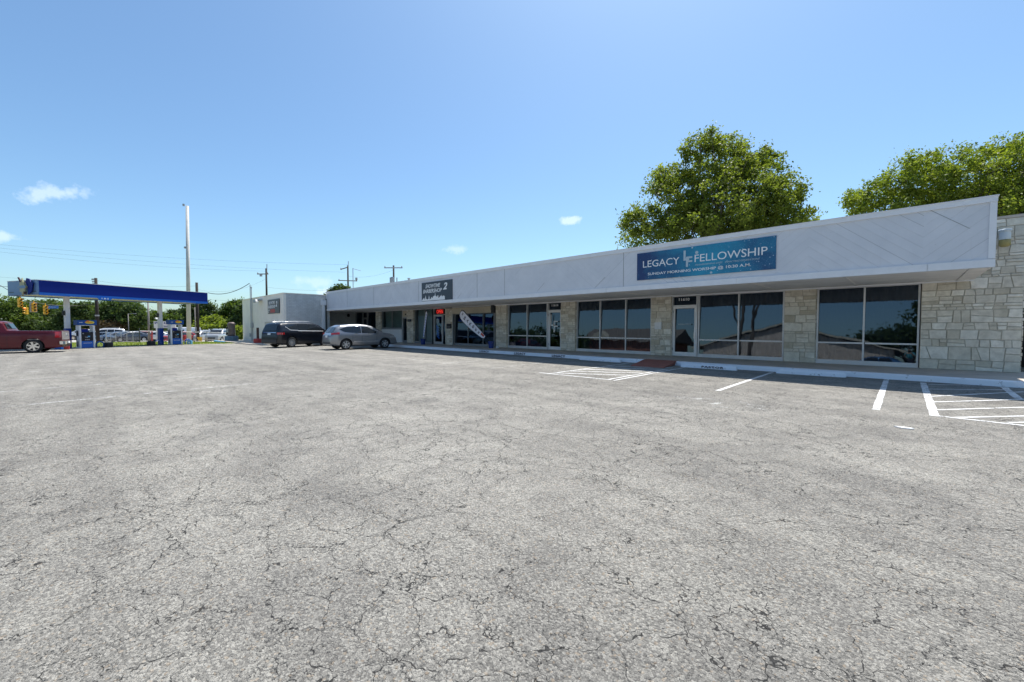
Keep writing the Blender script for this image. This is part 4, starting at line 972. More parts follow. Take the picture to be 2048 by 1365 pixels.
    for (nm, m, y0, y1, z0, z1, dep) in S.get("rear", []):
        b = MB(); P = []
        for j in range(9):
            y = y0 + (y1 - y0) * j / 8; bend = .13 * (abs(y) / W) ** 6
            for z in (z0, z1): P.append((rx(z) - dep + bend, y, z))
        k = len(P)
        P += [(p[0] + dep + .02, p[1], p[2]) for p in P]
        b.add(P, [(2 * j, 2 * j + 1, 2 * j + 3, 2 * j + 2) for j in range(8)] + [(2 * j, 2 * j + 2, k + 2 * j + 2, k + 2 * j) for j in range(8)] + [(2 * j + 1, k + 2 * j + 1, k + 2 * j + 3, 2 * j + 3) for j in range(8)] + [(0, k, k + 1, 1), (16, 17, k + 17, k + 16)])
        b.build(nm, m, t)
    b = MB(); b.box(x1 - .12, x1 + .02, -W * .45, W * .45, .5, .72); b.build("grille", "plastic", t, bevel=.01)
    if S.get("rails"):
        for s in (-1, 1):
            xa, xb = S["rails"]; b = MB(); y = ring((xa + xb) / 2)[9][0] * .98; b.path([(x, s * y, top(x) + (.065 if xa + .1 < x < xb - .1 else .0)) for x in lin(xa, xb, 12)], .022); b.build("roof_rail", "silver", t, smooth=True)
    # wheels
    tw = S.get("tw", .23)
    def wheel(wx, s):
        b = MB(); y = s * (W - .13); h = tw / 2
        pr = [(r * .66, -h * .8), (r * .72, -h), (r * .93, -h), (r * .99, -h * .75), (r, -h * .3), (r, h * .3), (r * .99, h * .75), (r * .93, h), (r * .72, h), (r * .66, h * .8), (r * .60, 0), (r * .66, -h * .8)]
        b.lathe(pr, (wx, y, r), 'y', 32, cap=False); w_ = b.build("wheel", "rubber", t, smooth=True)
        b = MB(); c = (wx, y, r); q = s * h * .62
        b.lathe([(r * .67, q - s * .06), (r * .68, q + s * .03), (r * .63, q + s * .03), (r * .60, q - s * .06)], c, 'y', 32, cap=False)
        ns = S.get("spokes", 5); sw = S.get("spoke_w", .055)
        for k in range(ns):
            a = 2 * math.pi * k / ns + .3; d = np.array([math.cos(a), 0, math.sin(a)]); n_ = np.array([-math.sin(a), 0, math.cos(a)])
            b.obox(np.array(c) + d * r * .36 + np.array([0, q, 0]), d, n_, Y_, r * .29, sw * r / .35, .014)
        b.lathe([(.0, q + s * .02), (r * .16, q + s * .02), (r * .18, q - s * .03)], c, 'y', 16, cap=False)
        b.build("rim", S.get("rim", "silver"), w_)
        b = MB(); b.lathe([(.0, q - s * .07), (r * .62, q - s * .07)], c, 'y', 24, cap=False); b.build("brake_disc", "plastic", w_)
    for wx in (0, S["wb"]):
        for s in (-1, 1): wheel(wx, s)
    b = MB(); b.box(-.3, S["wb"] + .3, -W * .6, W * .6, .22, .34); b.tube((0, -W + .2, r), (0, W - .2, r), .05); b.tube((S["wb"], -W + .2, r), (S["wb"], W - .2, r), .05); b.build("underbody", "black", t)
    return t

grey = dict(prof=[(-.95, .55), (-.93, .93), (-.86, 1.04), (-.80, 1.10), (-.52, 1.48), (-.62, 1.53), (-.3, 1.60), (.4, 1.655), (1.0, 1.665), (1.5, 1.63), (1.85, 1.55), (2.3, 1.30), (2.68, 1.09), (3.1, 1.03), (3.42, .92), (3.6, .74), (3.66, .55), (3.68, .40)],
            belt=[(-.95, 1.16), (.3, 1.08), (2.7, .98)], W=1.80, wb=2.69, r=.345, paint=car_paint("grey_car_paint", (.27, .275, .29), .5),
            windows=[(-.38, 1.02, [(-.38, 1.33), (-.1, 1.17), (.4, 1.11), (1.02, 1.09)], [(-.38, 1.36), (.1, 1.50), (.6, 1.53), (1.02, 1.53)]), (1.07, 2.22, [(1.07, 1.09), (2.22, 1.05)], [(1.07, 1.53), (1.5, 1.50), (2.22, 1.13)])],
            gaps=[.42, 1.05, 2.08], handles=[.55, 1.45], mirror=2.1, tail=(-.91, -.42, lambda x: .98 + .05 * (x + .9), lambda x: 1.10 + .09 * (x + .9)), head=(3.05, 3.5, .74, .86), rear_glass=(-.78, -.54, .92), front_glass=(1.9, 2.62, .97),
            rear=[("licence_plate", "vinyl_white", -.16, .16, .80, .93, .02), ("rear_bumper", "plastic", -.70, .70, .36, .50, .03)], moulding="silver", spokes=6, spoke_w=.034, rim="silver", handle_m="chrome")
grey["prof"] = sorted([p for p in grey["prof"] if p != (-.62, 1.53)])
vehicle("parked_car", "grey crossover car parked nose to the kerb with red tail lamps", "car", (-27.16, 11.77, 0), R(87.5), grey, group="cars parked by the shops")
black = dict(prof=[(-1.15, .5), (-1.13, .98), (-1.08, 1.18), (-.86, 1.76), (-.74, 1.84), (-.2, 1.90), (.8, 1.93), (1.8, 1.91), (2.3, 1.85), (2.6, 1.74), (3.05, 1.42), (3.2, 1.32), (3.85, 1.24), (4.08, 1.10), (4.14, .85), (4.17, .55)],
             belt=[(-1.15, 1.30), (3.2, 1.22)], W=2.03, wb=3.08, r=.40, tumble=.19, paint=mat("black_car_paint", (.005, .006, .012), .3, .1, var=.03, coat=.45),
             windows=[(-.42, .55, [(-.42, 1.60), (-.1, 1.36), (.55, 1.33)], [(-.42, 1.66), (-.3, 1.76), (.55, 1.79)]), (.60, 1.55, None, [(.6, 1.79), (1.55, 1.79)]), (1.6, 2.9, None, [(1.6, 1.79), (2.2, 1.75), (2.9, 1.36)])],
             gaps=[.55, 1.57, 2.75], handles=[.75, 1.85], mirror=2.75, tail=(-1.11, -.62, lambda x: 1.0, lambda x: 1.14 + .03 * (x + 1.1)), head=(3.5, 4.0, .95, 1.08), rear_glass=(-1.03, -.88, .93), front_glass=(2.62, 3.17, .97),
             rear=[("licence_plate", "vinyl_white", -.16, .16, .98, 1.1, .02), ("tail_bar", "chrome", -.7, .7, 1.12, 1.16, .015), ("rear_bumper", "plastic", -.8, .8, .42, .62, .05)], chrome_line=True, rails=(-.5, 2.2), spokes=12, spoke_w=.022, handle_m="chrome", tw=.27)
vehicle("parked_car", "large black SUV with chrome window line parked beside the white building", "car", (-32.9, 9.97, 0), R(110.5), black, .95, group="cars parked by the shops")
truck = dict(prof=[(-1.22, .5), (-1.20, 1.34), (-1.16, 1.36), (1.02, 1.38), (1.06, 1.42), (1.24, 1.88), (1.4, 1.94), (2.2, 1.97), (2.9, 1.95), (3.2, 1.86), (3.6, 1.58), (3.95, 1.40), (4.7, 1.34), (4.9, 1.2), (4.96, .8), (4.97, .55)],
             belt=[(-1.22, 1.33), (1.0, 1.33), (4.0, 1.30)], W=2.06, wb=3.57, r=.41, tumble=.14, paint=mat("dark_red_truck_paint", (.11, .003, .010), .35, .2, coat=.35, var=.03), bed=(-1.12, .98, .80, .80),
             windows=[(1.42, 2.25, None, [(1.42, 1.80), (2.25, 1.85)]), (2.3, 3.5, None, [(2.3, 1.85), (2.9, 1.82), (3.5, 1.50)])],
             gaps=[1.03, 2.27, 3.35], handles=[1.55, 2.5], mirror=3.35, tail=(-1.19, -.93, lambda x: .93, lambda x: 1.30), head=(4.5, 4.85, .95, 1.1), rear_glass=(1.09, 1.21, .86), front_glass=(3.22, 3.9, .97),
             rear=[("tailgate", mat("grey_tailgate", (.28, .25, .25), .35, .3, coat=.4), -.80, .80, .80, 1.32, .03), ("rear_bumper", "chrome", -.95, .95, .50, .70, .12), ("licence_plate", "vinyl_white", -.16, .16, .56, .68, .14)],  # tailgate greyer and paler than the red body
             spokes=6, spoke_w=.04, rim="chrome", tw=.29)
tk = vehicle("pickup_truck", "dark red pickup truck with a grey tailgate cut off by the picture's left side", "pickup truck", (-37.0, -1.98, 0), R(260), truck, .93)
text("lettering", "RAM", (-1.238, .18, 1.02), -Y_, Z_, .42, .13, "chrome", tk, bold=.03)

def paint(name, c, mt=.3): return car_paint(name, c, mt)
def sedan(p): return dict(prof=[(-.95, .5), (-.93, .95), (-.86, 1.04), (-.35, 1.08), (.05, 1.30), (.35, 1.43), (.9, 1.47), (1.5, 1.44), (1.8, 1.36), (2.5, 1.02), (3.2, .92), (3.5, .78), (3.6, .5)], belt=[(-.95, 1.0), (2.6, .95)], W=1.8, wb=2.7, r=.33, paint=p,
    windows=[(.15, 1.0, None, [(.15, 1.16), (.4, 1.34), (1.0, 1.37)]), (1.05, 2.2, None, [(1.05, 1.37), (1.6, 1.34), (2.2, 1.06)])], gaps=[.5, 1.03, 2.1], handles=[.6, 1.3], mirror=2.05, tail=(-.91, -.6, .82, .94), head=(3.1, 3.45, .68, .80), rear_glass=(-.28, .3, .92), front_glass=(1.82, 2.44, .96))
def suv(p): return dict(prof=[(-1.0, .5), (-.98, 1.0), (-.92, 1.15), (-.7, 1.62), (-.5, 1.70), (.4, 1.76), (1.5, 1.75), (1.9, 1.66), (2.6, 1.18), (3.3, 1.10), (3.55, .95), (3.62, .55)], belt=[(-1, 1.14), (2.7, 1.10)], W=1.88, wb=2.8, r=.37, tumble=.2, paint=p,
    windows=[(-.5, .3, None, [(-.5, 1.5), (.3, 1.62)]), (.36, 1.05, None, [(.36, 1.62), (1.05, 1.63)]), (1.1, 2.3, None, [(1.1, 1.63), (1.7, 1.58), (2.3, 1.23)])], gaps=[.33, 1.07, 2.2], handles=[.5, 1.3], mirror=2.2, tail=(-.96, -.75, .95, 1.15), head=(3.1, 3.5, .82, .98), rear_glass=(-.9, -.72, .9), front_glass=(1.92, 2.55, .96), rails=(-.3, 1.6))
def pickup(p): return dict(truck, paint=p, rear=[("rear_bumper", "chrome", -.9, .9, .5, .7, .1)])
def van(p): return dict(prof=[(-1.1, .5), (-1.09, 1.9), (-1.0, 2.05), (1.0, 2.12), (2.4, 2.08), (2.7, 1.95), (3.3, 1.30), (3.9, 1.12), (4.15, .9), (4.2, .5)], belt=[(-1.1, 1.25), (3.4, 1.2)], W=2.0, wb=3.4, r=.36, tumble=.10, paint=p,
    windows=[(1.35, 1.95, None, [(1.35, 1.72), (1.95, 1.72)]), (2.1, 3.05, None, [(2.1, 1.72), (2.6, 1.70), (3.05, 1.40)])], gaps=[.9, 2.03, 3.0], handles=[1.9], mirror=2.9, tail=(-1.06, -.95, .9, 1.3), head=(3.7, 4.05, .85, 1.0), rear_glass=(-1.085, -1.04, .7), front_glass=(2.72, 3.25, .95))
P_ = {k: paint(k + "_lot_car_paint", c) for k, c in dict(white=(.72, .72, .72), grey=(.16, .18, .2), dark=(.035, .045, .07), black=(.015, .015, .018), red=(.42, .02, .02), maroon=(.13, .015, .02), silver=(.40, .41, .42), bluegrey=(.10, .14, .22)).items()}
LOT = [("white wagon SUV behind the fence, beside the dark utility pole", 236, 66, 222, suv, "white", 1.1), ("grey low sedan parked nose out in front of the white wagon SUV", 226, 62.5, 205, sedan, "grey", .95),
       ("dark silver hatchback between the grey sedan and the black sedan", 254, 62, 245, sedan, "bluegrey", 1.0), ("white sedan partly hidden behind the dark silver hatchback", 267, 71, 215, sedan, "white", 1.0),
       ("black sedan just left of the thin street lamp pole in the car lot", 280, 60.5, 250, sedan, "dark", 1.05), ("maroon car behind the blue canopy column", 309, 64, 235, sedan, "maroon", 1.05),
       ("white car between the canopy column and the right fuel pump", 333, 64, 215, sedan, "white", 1.0), ("bright red sedan right of the right fuel pump", 377, 58, 262, sedan, "red", 1.05),
       ("white panel van parked behind the red sedan", 384, 70, 235, van, "white", 1.0), ("silver sedan in front of the white panel van, beside the yellow sign", 410, 61, 275, suv, "silver", .95),
       ("dark car parked beyond the silver car with its windshield lit", 432, 72, 290, suv, "dark", 1.0), ("silver pickup facing the street near the vacuum machine", 446, 60, 285, suv, "silver", 1.05),
       ("white SUV behind the silver pickup near the vacuum machine", 455, 72, 285, suv, "white", 1.05), ("white flatbed pickup at the far left of the car lot", 203, 70, 215, pickup, "white", .9),
       ("white pickup cab in front of the long white box trailer", 266, 80, 200, pickup, "white", 1.0)]
for (lab, u, w, ang, kind, c, sc) in LOT:
    x, y = flat((u - CX) / F * w, w)
    vehicle("parked_car", lab, "car", (x, y, terrain(x, y)), YAW + R(ang), kind(P_[c]), sc, group="cars on the lot behind the fence")
x, y = flat((291 - CX) / F * 84, 84)
t = thing("box_trailer", "long pale white box trailer behind the parked cars", "trailer", (x, y, terrain(x, y)), YAW + R(4))
b = MB(); b.box(-3.9, 3.9, -1.2, 1.2, .95, 2.95); b.build("box", "white", t, bevel=.03); b = MB(); b.box(-3.7, 3.7, -.9, .9, .75, .94); b.build("chassis", "black", t)
for sx in (-2.8, -2.0, 3.0):
    b = MB()
    for s in (-1, 1): b.lathe([(.15, -.12), (.4, -.12), (.42, 0), (.4, .12), (.15, .12)], (sx, s * 1.0, .42), 'y', 18)
    b.build("wheel", "rubber", t)

# ------------------------------------------------------------------ fuel station
AX = R(17.9); ux, uw = math.sin(AX), math.cos(AX)            # canopy long axis in the camera's ground frame
lx, ly = flat(ux, uw); LNG = np.array([lx, ly, 0]); sx_, sy_ = flat(-uw, ux); SHT = np.array([sx_, sy_, 0])
cA = np.array([*flat(-30.0, 26.0), 0])
can = thing("fuel_canopy", "long navy blue fuel station canopy on two white columns", "canopy", cA, 0, world=True)
LC, WC = 10.6, 3.3; ZB, ZT = 3.52, 4.46
def cbox(b, a0, a1, s0, s1, z0, z1): 
    c = cA + LNG * (a0 + a1) / 2 + SHT * (s0 + s1) / 2 + Z_ * (z0 + z1) / 2; b.obox(c, LNG, SHT, Z_, (a1 - a0) / 2, (s1 - s0) / 2, (z1 - z0) / 2)
b = MB(); cbox(b, .06, LC - .06, 0, .05, ZB + .17, ZT); cbox(b, .06, LC - .06, WC - .05, WC, ZB + .17, ZT); cbox(b, LC - .06, LC, 0, WC, ZB + .17, ZT); fc = b.build("fascia", "navy", can)
b = MB(); cbox(b, 0, .06, 0, WC, ZB + .02, ZT); b.build("end_fascia", "sky_washed_blue", can)  # paler than the long sides: sky reflection put into its colour
b = MB(); cbox(b, .06, LC, -.012, .05, ZB, ZB + .168); cbox(b, .06, LC, WC - .05, WC + .012, ZB, ZB + .168); cbox(b, LC - .05, LC + .012, .052, WC - .052, ZB, ZB + .168); b.build("blue_band", "royal", can)
b = MB(); cbox(b, -.02, LC + .02, -.02, WC + .02, ZT, ZT + .03); b.build("roof_edge", "white", can)
b = MB(); cbox(b, .06, LC - .06, .06, WC - .06, ZB + .06, ZB + .12); b.build("deck", mat("canopy_deck", (.62, .58, .54), .6), can)
for a in (1.3, 3.6, 6.5, 8.9):
    b = MB(); cbox(b, a, a + .5, 1.4, 1.9, ZB + .03, ZB + .059); b.build("deck_light", "alu", can)
b = MB()
for (x0, z0, w_) in ((.12, .28, .55), (2.55, .30, .55)): cbox(b, -.006, -.001, WC - x0 - w_ if x0 < 1 else .15, WC - x0 if x0 < 1 else .7, ZB + .2, ZB + .25)
b.each("end_print", "sign_black", can)
# starburst emblem standing proud of the end panel
emO = cA + SHT * 1.25 - LNG * .02 + Z_ * (ZB + .52); Ue = -SHT; 
b = MB(); st = []
for k in range(16):
    a = 2 * math.pi * k / 16; r_ = .58 if k % 4 == 0 else (.44 if k % 2 == 0 else .32); st.append((r_ * math.cos(a) * .85, r_ * math.sin(a)))
b.prism(st, emO - LNG * .10, Ue, Z_, -LNG, .06); em = b.build("emblem", "pale_star", can)
b = MB(); b.prism([(-.36, -.09), (.36, -.09), (.36, .09), (-.36, .09)], emO - LNG * .165, Ue, Z_, -LNG, .01); b.build("emblem_band", "sky_washed_blue", em)
b = MB(); b.prism([(-.5, .62), (-.40, .64), (-.05, .30), (-.25, .30)], emO - LNG * .10, Ue, Z_, -LNG, .05); b.prism([(.10, -.30), (.34, -.30), (.36, -.50), (.18, -.45)], emO - LNG * .10, Ue, Z_, -LNG, .05); b.each("emblem_arrow", "maroon_ink", em)
b = MB(); b.prism([(.42, -.5), (.80, -.30), (.95, .25), (.75, .30), (.62, .50), (.30, .56), (.2, .3), (.42, 0)], emO - LNG * .03, Ue, Z_, -LNG, .05); b.build("emblem_shadow", "navy", em)  # dark navy slab standing in for the star's shadow on the panel
for (a, ang) in ((2.1, 0), (7.85, 0)):
    b = MB(); cbox(b, a - .12, a + .12, 1.54, 1.78, 1.38 if a < 5 else 1.38, ZB + .06); cl = b.build("column", "white", can, bevel=.008)
    b = MB(); cbox(b, a - .14, a + .14, 1.52, 1.80, 0, 1.38); b.build("column_base", mat("deep_blue_paint", (.01, .05, .30), .4), cl)
    b = MB(); c = cA + LNG * (a - .21) + SHT * 1.6 + Z_ * 2.45; b.obox(c, SHT, Z_, LNG, .07, .16, .05); b.build("camera_box", "black", cl)
def cpt(a, s, z): return cA + LNG * a + SHT * s + Z_ * z
t = thing("lane_number_sign", "small blue lane number board under the canopy edge", "sign", cpt(1.9, -.03, 3.4), world=True)
b = MB(); P0 = cpt(3.05, -.03, 3.40); b.prism([(0, 0), (.62, 0), (.72, .1), (.62, .2), (0, .2), (-.1, .1)], P0, LNG, Z_, -SHT, .03); b.build("board", "royal", t); text("lettering", "1 & 2", P0 + LNG * .12 + Z_ * .05 - SHT * .034, LNG, Z_, .4, .1, "vinyl_white", t, bold=.03)
# pumps: front faces the lot (-SHT side), header sign on top
def pump(a, lab, s0=1.0, k=1.0):
    o = cpt(a, s0, 0); t = thing("fuel_pump", lab, "fuel pump", o, 0, "fuel pumps under the canopy", world=True); f = -SHT
    def bx(b, a0, a1, d0, d1, z0, z1):
        a0, a1, d0, d1 = a0 * .80, a1 * .80, d0 * .65, d1 * .65; b.obox(o + LNG * (a0 + a1) / 2 * k + f * (d0 + d1) / 2 + Z_ * (z0 + z1) / 2 * k, LNG, f, Z_, (a1 - a0) / 2 * k, (d1 - d0) / 2, (z1 - z0) / 2 * k)
    b = MB(); bx(b, -.55, -.42, -.3, .3, 0, 1.62); bx(b, .42, .55, -.3, .3, 0, 1.62); bx(b, -.55, .55, -.28, .28, 1.62, 1.66); b.build("side_column", "white", t, bevel=.008)
    b = MB(); bx(b, -.41, .41, -.26, .27, .52, 1.16); b.build("dial_panel", "pump_black", t)
    b = MB(); bx(b, -.41, .41, -.27, .275, .03, .518); lp = b.build("lower_panel", "royal", t)
    b = MB(); bx(b, -.38, .10, -.1, .2, 1.162, 1.38); b.build("screen_box", "navy", t)
    b = MB(); bx(b, -.68, .68, -.30, .34, 1.67, 2.02); hd = b.build("header", mat("header_blue", (.008, .07, .27), .35), t)
    def fp(a_, z, d): return o + LNG * a_ * k * .80 + f * d * .655 + Z_ * z * k
    b = MB(); b.prism(mirror_ellipse(0, 0, .25, .10), fp(.18, 1.86, .341), LNG, Z_, f, .006); b.build("yellow_print", "yellow_print", hd)
    b = MB(); b.prism([(-.30, .0), (-.12, .14), (.02, .11), (-.1, .02)], fp(.18, 1.86, .348), LNG, Z_, f, .006); b.prism(mirror_ellipse(.02, -.01, .13, .035), fp(.18, 1.86, .348), LNG, Z_, f, .006); b.build("orange_print", "orange_print", hd)
    b = MB(); b.prism([(-.06, 0), (.12, 0), (.12, .03), (-.06, .03)], fp(-.48, 1.84, .341), LNG, Z_, f, .004); b.build("header_print", "vinyl_white", hd)
    text("lettering", "AMERICAN QUALITY", fp(-.30, .34, .281), LNG, Z_, .49 * k, .055 * k, "vinyl_white", lp, bold=.03)
    b = MB()
    for q, z in ((-.12, .62), (.0, .62), (.12, .62), (-.28, 1.06), (-.1, .8), (.0, .78)): b.prism([(-.035, -.03), (.035, -.03), (.035, .03), (-.035, .03)], fp(q, z, .271), LNG, Z_, f, .006)
    b.each("button", "grey", t); b = MB(); b.prism([(-.06, -.04), (.07, -.04), (.07, .05), (-.06, .05)], fp(.1, .84, .271), LNG, Z_, f, .008); b.build("keypad", "sky_blue", t)
    for s in (-1, 1):
        b = MB(); b.path([fp(s * .57, 1.25, .1), fp(s * .66, 1.1, .14), fp(s * .70, .7, .16), fp(s * .66, .15, .14), fp(s * .60, .12, .1), fp(s * .58, .5, .1)], .018); b.build("hose", "black", t)
        b = MB(); b.prism([(-.05, .85), (.05, .85), (.05, 1.2), (-.02, 1.25), (-.05, 1.1)], fp(s * .57, 0, .05), f, Z_, LNG * s, .05); b.build("nozzle", "black", t)
    b = MB(); b.obox(o + Z_ * .02, LNG, SHT, Z_, 1.5, .45, .018); 
    return t
pump(2.62, "left fuel pump with blue header between the truck and the dark utility pole", .75, .97)
pump(8.48, "right fuel pump with blue header beside the second canopy column", .9, 1.02)
def guard(a, s, lab):
    o = cpt(a, s, 0); t = tag((lambda b: b.path([o + LNG * x + Z_ * z for x, z in [(-.22, 0), (-.22, .22)] + [(.22 * math.cos(q), .22 + .20 * math.sin(q)) for q in lin(math.pi, 0, 9)] + [(.22, 0)]], .05, 8))(MB()).build("pump_guard", mat("blue_guard_paint", (.02, .10, .36), .4), smooth=True), lab, "guard rail", "arched blue pump guards")
guard(3.5, .95, "arched blue pump guard right of the left fuel pump"); guard(7.2, .95, "arched blue pump guard left of the second canopy column"); guard(9.5, .95, "arched blue pump guard right of the right fuel pump")
for (a, s, lab) in ((3.98, .95, "black waste bin right of the left pump's guard"), (6.72, .95, "black waste bin left of the middle pump guard")):
    o = cpt(a, s, 0); t = thing("waste_bin", lab, "bin", o, AX + YAW, "black forecourt bins"); b = MB(); b.lathe([(.24, 0), (.27, .03), (.27, .16), (.25, .17), (.27, .19), (.27, .33), (.23, .37), (.0, .37)], (0, 0, 0), n=10); b.build("body", "black", t)
o = cpt(9.45, .65, 0); t = thing("ice_box", "small pale blue service box under the last pump guard", "box", o, AX + YAW); b = MB(); b.box(-.16, .16, -.12, .12, 0, .34); b.build("cabinet", "sky_blue", t, bevel=.02); b = MB(); b.box(-.05, .05, -.13, -.12, .08, .22); b.build("label_plate", "vinyl_white", t)
x, y = flat((122 - CX) / F * 27.0, 27.0); t = thing("windshield_bucket_stand", "blue bin and red bucket beside the truck's rear bumper", "bin", (x, y, 0), YAW)
b = MB(); b.box(-.28, .10, -.15, .15, 0, .50); b.build("bin", "royal", t, bevel=.02); b = MB(); b.lathe([(.13, 0), (.17, .45), (.0, .45)], (.34, 0, 0), n=14); b.build("bucket", "red", t); b = MB(); b.tube((-.4, 0, 0), (-.4, 0, .5), .04); b.build("post", "royal", t)

# ------------------------------------------------------------------ poles, lamps, lines, signals
def pole(u, w, vtop, r, m, name, lab, cat="pole", extra=None, grp=None, taper=.75, vb=None, lean=0.0):
    x, y = flat((u - CX) / F * w, w); z0 = terrain(x, y) - .3
    ztop = at(u, vtop, w)[2]; t = thing(name, lab, cat, (x, y, z0), YAW, grp)
    b = MB(); b.tube((0, 0, 0), (lean, 0, ztop - z0), r, 12, r * taper); b.build("shaft", m, t, smooth=True)
    if extra: extra(t, ztop - z0)
    return t
def arm(t, z, hw, off=0, ins=True, m="wood_arm", tilt=0):
    b = MB(); b.obox((off, -.1, z), (math.cos(tilt), 0, math.sin(tilt)), (0, 1, 0), (-math.sin(tilt), 0, math.cos(tilt)), hw, .06, .07); a = b.build("crossarm", m, t)
    if ins:
        b = MB()
        for s in (-1, 1): b.lathe([(.05, .07), (.09, .12), (.05, .18), (.07, .24), (.02, .30)], (off + s * (hw - .12), -.1, z + s * (hw - .12) * math.sin(tilt)), n=8)
        b.build("insulator", "grey", a)
UPG = "utility poles beyond the buildings"
def p1(t, h):
    arm(t, h - .9, .9, -.5); b = MB(); b.tube((.1, 0, h - .6), (.14, 0, h + .7), .06); b.box(-.9, -.6, -.3, -.05, h - 1.3, h - .9); b.build("pole_top_gear", "grey", t)
pole(535, 66, 538, .17, "wood", "utility_pole", "dark utility pole rising behind the white corner building", extra=p1, grp=UPG)
def p2(t, h):
    arm(t, h - 2.6, 1.6, 0, tilt=-.03); arm(t, h - .5, .7, -.55, tilt=.3); b = MB(); b.tube((.05, 0, h - .4), (.1, 0, h + .7), .06); b.box(1.35, 1.65, -.3, .0, h - 2.5, h - 2.1); b.build("pole_top_gear", "grey", t)
pole(697.5, 70, 532, .17, "wood", "utility_pole", "dark utility pole with a long lower crossarm behind the shop roof", extra=p2, grp=UPG)
def p3(t, h):
    arm(t, h - .35, 1.3, 0, m="galv"); b = MB(); b.lathe([(.25, 0), (.28, .1), (.28, .8), (.2, .9)], (-.05, -.5, h - 2.6), n=14); 
    for x in (-.5, .45): b.tube((x, 0, h - 2.4), (x, 0, h - 1.7), .07)
    b.build("transformer", "grey", t)
pole(788.5, 58, 532, .16, "wood", "utility_pole", "utility pole with transformer and pale crossarm behind the shop roof", extra=p3, grp=UPG)
def p4(t, h):
    b = MB(); b.box(-.35, .0, -.25, -.1, h - .3, h - .1); b.box(-.3, .0, -.25, -.1, h - .6, h - .45); b.box(-.25, 0, -.25, -.1, h - .9, h - .7); b.tube((0, 0, h - 5.2), (0, 0, h - 5.0), .22); b.build("pole_top_gear", "grey", t)
pole(195.5, 56, 557, .21, "wood", "utility_pole", "dark utility pole standing beyond the middle of the canopy", extra=p4, grp=UPG)
pole(396, 56, 566, .20, "wood", "utility_pole", "dark utility pole with a yellow marker by the car lot", extra=None, grp=UPG)
def cap(t, h):
    b = MB(); b.tube((-.2, 0, h), (-.2, 0, h + .25), .12); b.build("cap", "grey", t); b = MB(); b.tube((0, 0, h - 5.3), (0, 0, h - 5.1), .25); b.build("collar", "grey", t)
pole(377.5, 52, 415, .25, "pole_white", "sign_pole", "very tall bare white steel pole behind the canopy's right end", extra=cap, taper=.66, lean=.25)
def lamp(t, h):
    b = MB(); b.path([(0, 0, h), (.5, 0, h + .05), (.9, 0, h + .02)], .02); b.box(.8, 1.2, -.08, .08, h - .02, h + .04); b.build("lamp_head", "galv", t)
pole(257.5, 62, 628, .06, "pole_grey", "street_lamp", "thin galvanised lamp pole left of the long white trailer", "street lamp", extra=lamp, grp="lot lamp poles")
pole(298, 55, 600, .12, "pole_grey", "street_lamp", "thicker grey lamp pole in front of the white trailer", "street lamp", grp="lot lamp poles")
pole(391, 58, 615, .06, "pole_grey", "street_lamp", "thin grey pole close beside the utility pole with the yellow marker", "street lamp", grp="lot lamp poles")
x, y = flat((398 - CX) / F * 55.4, 55.4); b = MB(); P0 = np.array([x, y, at(398, 680, 55.4)[2]]); b.prism([(-.3, .35), (.4, .35), (.4, -.6), (.2, -.6)], P0, RT, Z_, -np.array([-math.sin(YAW), math.cos(YAW), 0]), .03)
b.prism([(-.1, .35), (-.05, .35), (-.05, -.1), (-.1, -.1)], P0, RT, Z_, np.array([-math.sin(YAW), math.cos(YAW), 0]), .03); tag(b.build("warning_marker", "yellow"), "yellow warning marker fixed low on the right utility pole", "sign")
# service masts on the shop roof
t = thing("roof_mast", "thin pale conduit mast standing on the shop roof with a short arm", "mast", (-36.5, 17, 4.4)); b = MB(); b.tube((0, 0, 0), (.0, 0, 2.45), .035); b.tube((0, 0, 2.4), (.9, .3, 2.15), .02); b.build("mast_pipe", "galv", t)
for (x, y, h, lab) in ((-25.9, 16.2, .52, "short grey roof vent pipe left of the barber sign"), (-33.7, 16.5, .3, "low round roof vent above the parked grey car")):
    t = thing("roof_vent", lab, "vent", (x, y, 4.42), group="vents on the shop roof"); b = MB(); b.tube((0, 0, 0), (0, 0, h), .07); b.build("pipe", "galv", t); b = MB(); b.tube((0, 0, h), (0, 0, h + .06), .11); b.build("cap", "galv", t)

def wire(p, q, sag, lab, r=.009):
    p, q = np.array(p), np.array(q); pts = [p + (q - p) * s - Z_ * sag * 4 * s * (1 - s) for s in lin(0, 1, 22)]
    b = MB(); b.path(pts, r, 5); return tag(b.build("overhead_cable", "cable"), lab, "cable", "overhead power lines")
wire(at(-60, 484, 62), at(697, 530, 70), .6, "topmost of the three thin lines crossing the sky above the canopy")
wire(at(-60, 490, 62), at(690, 545, 70), .6, "middle of the three thin lines crossing the sky above the canopy")
wire(at(-60, 497, 62), at(535, 543, 66), .6, "lowest of the three thin lines crossing the sky above the canopy")
wire(at(-60, 548, 60), at(195, 562, 56), .3, "thin line running in from the left to the middle utility pole")
wire(at(195, 562, 56), at(396, 572, 56), .4, "thin line between the two dark poles beyond the canopy")
wire(at(396, 580, 56), at(535, 556, 66), 1.0, "sagging line from the right lot pole to the pole behind the white building")
wire(at(416, 586, 44), at(499, 567, 41), .5, "thick service drop from the canopy to the mast on the white building", .03)
wire(at(396, 598, 56), at(535, 601, 66), .2, "low line passing right of the canopy end")
wire(at(535, 575, 66), at(697, 580, 70), .3, "faint line between the poles behind the white building")
wire(at(697, 553, 70), at(788, 540, 58), .5, "line between the two poles behind the shop roof")
wire(at(0, 571, 52), at(60, 607, 50), .0, "signal support line coming down past the canopy's left end", .03)
wire(at(60, 603, 50), at(195, 607, 56), .45, "signal span wire running behind the first canopy column", .03)
wire(at(-60, 570, 54), at(100, 575, 54), .1, "thin line meeting the left end of the canopy", .025)
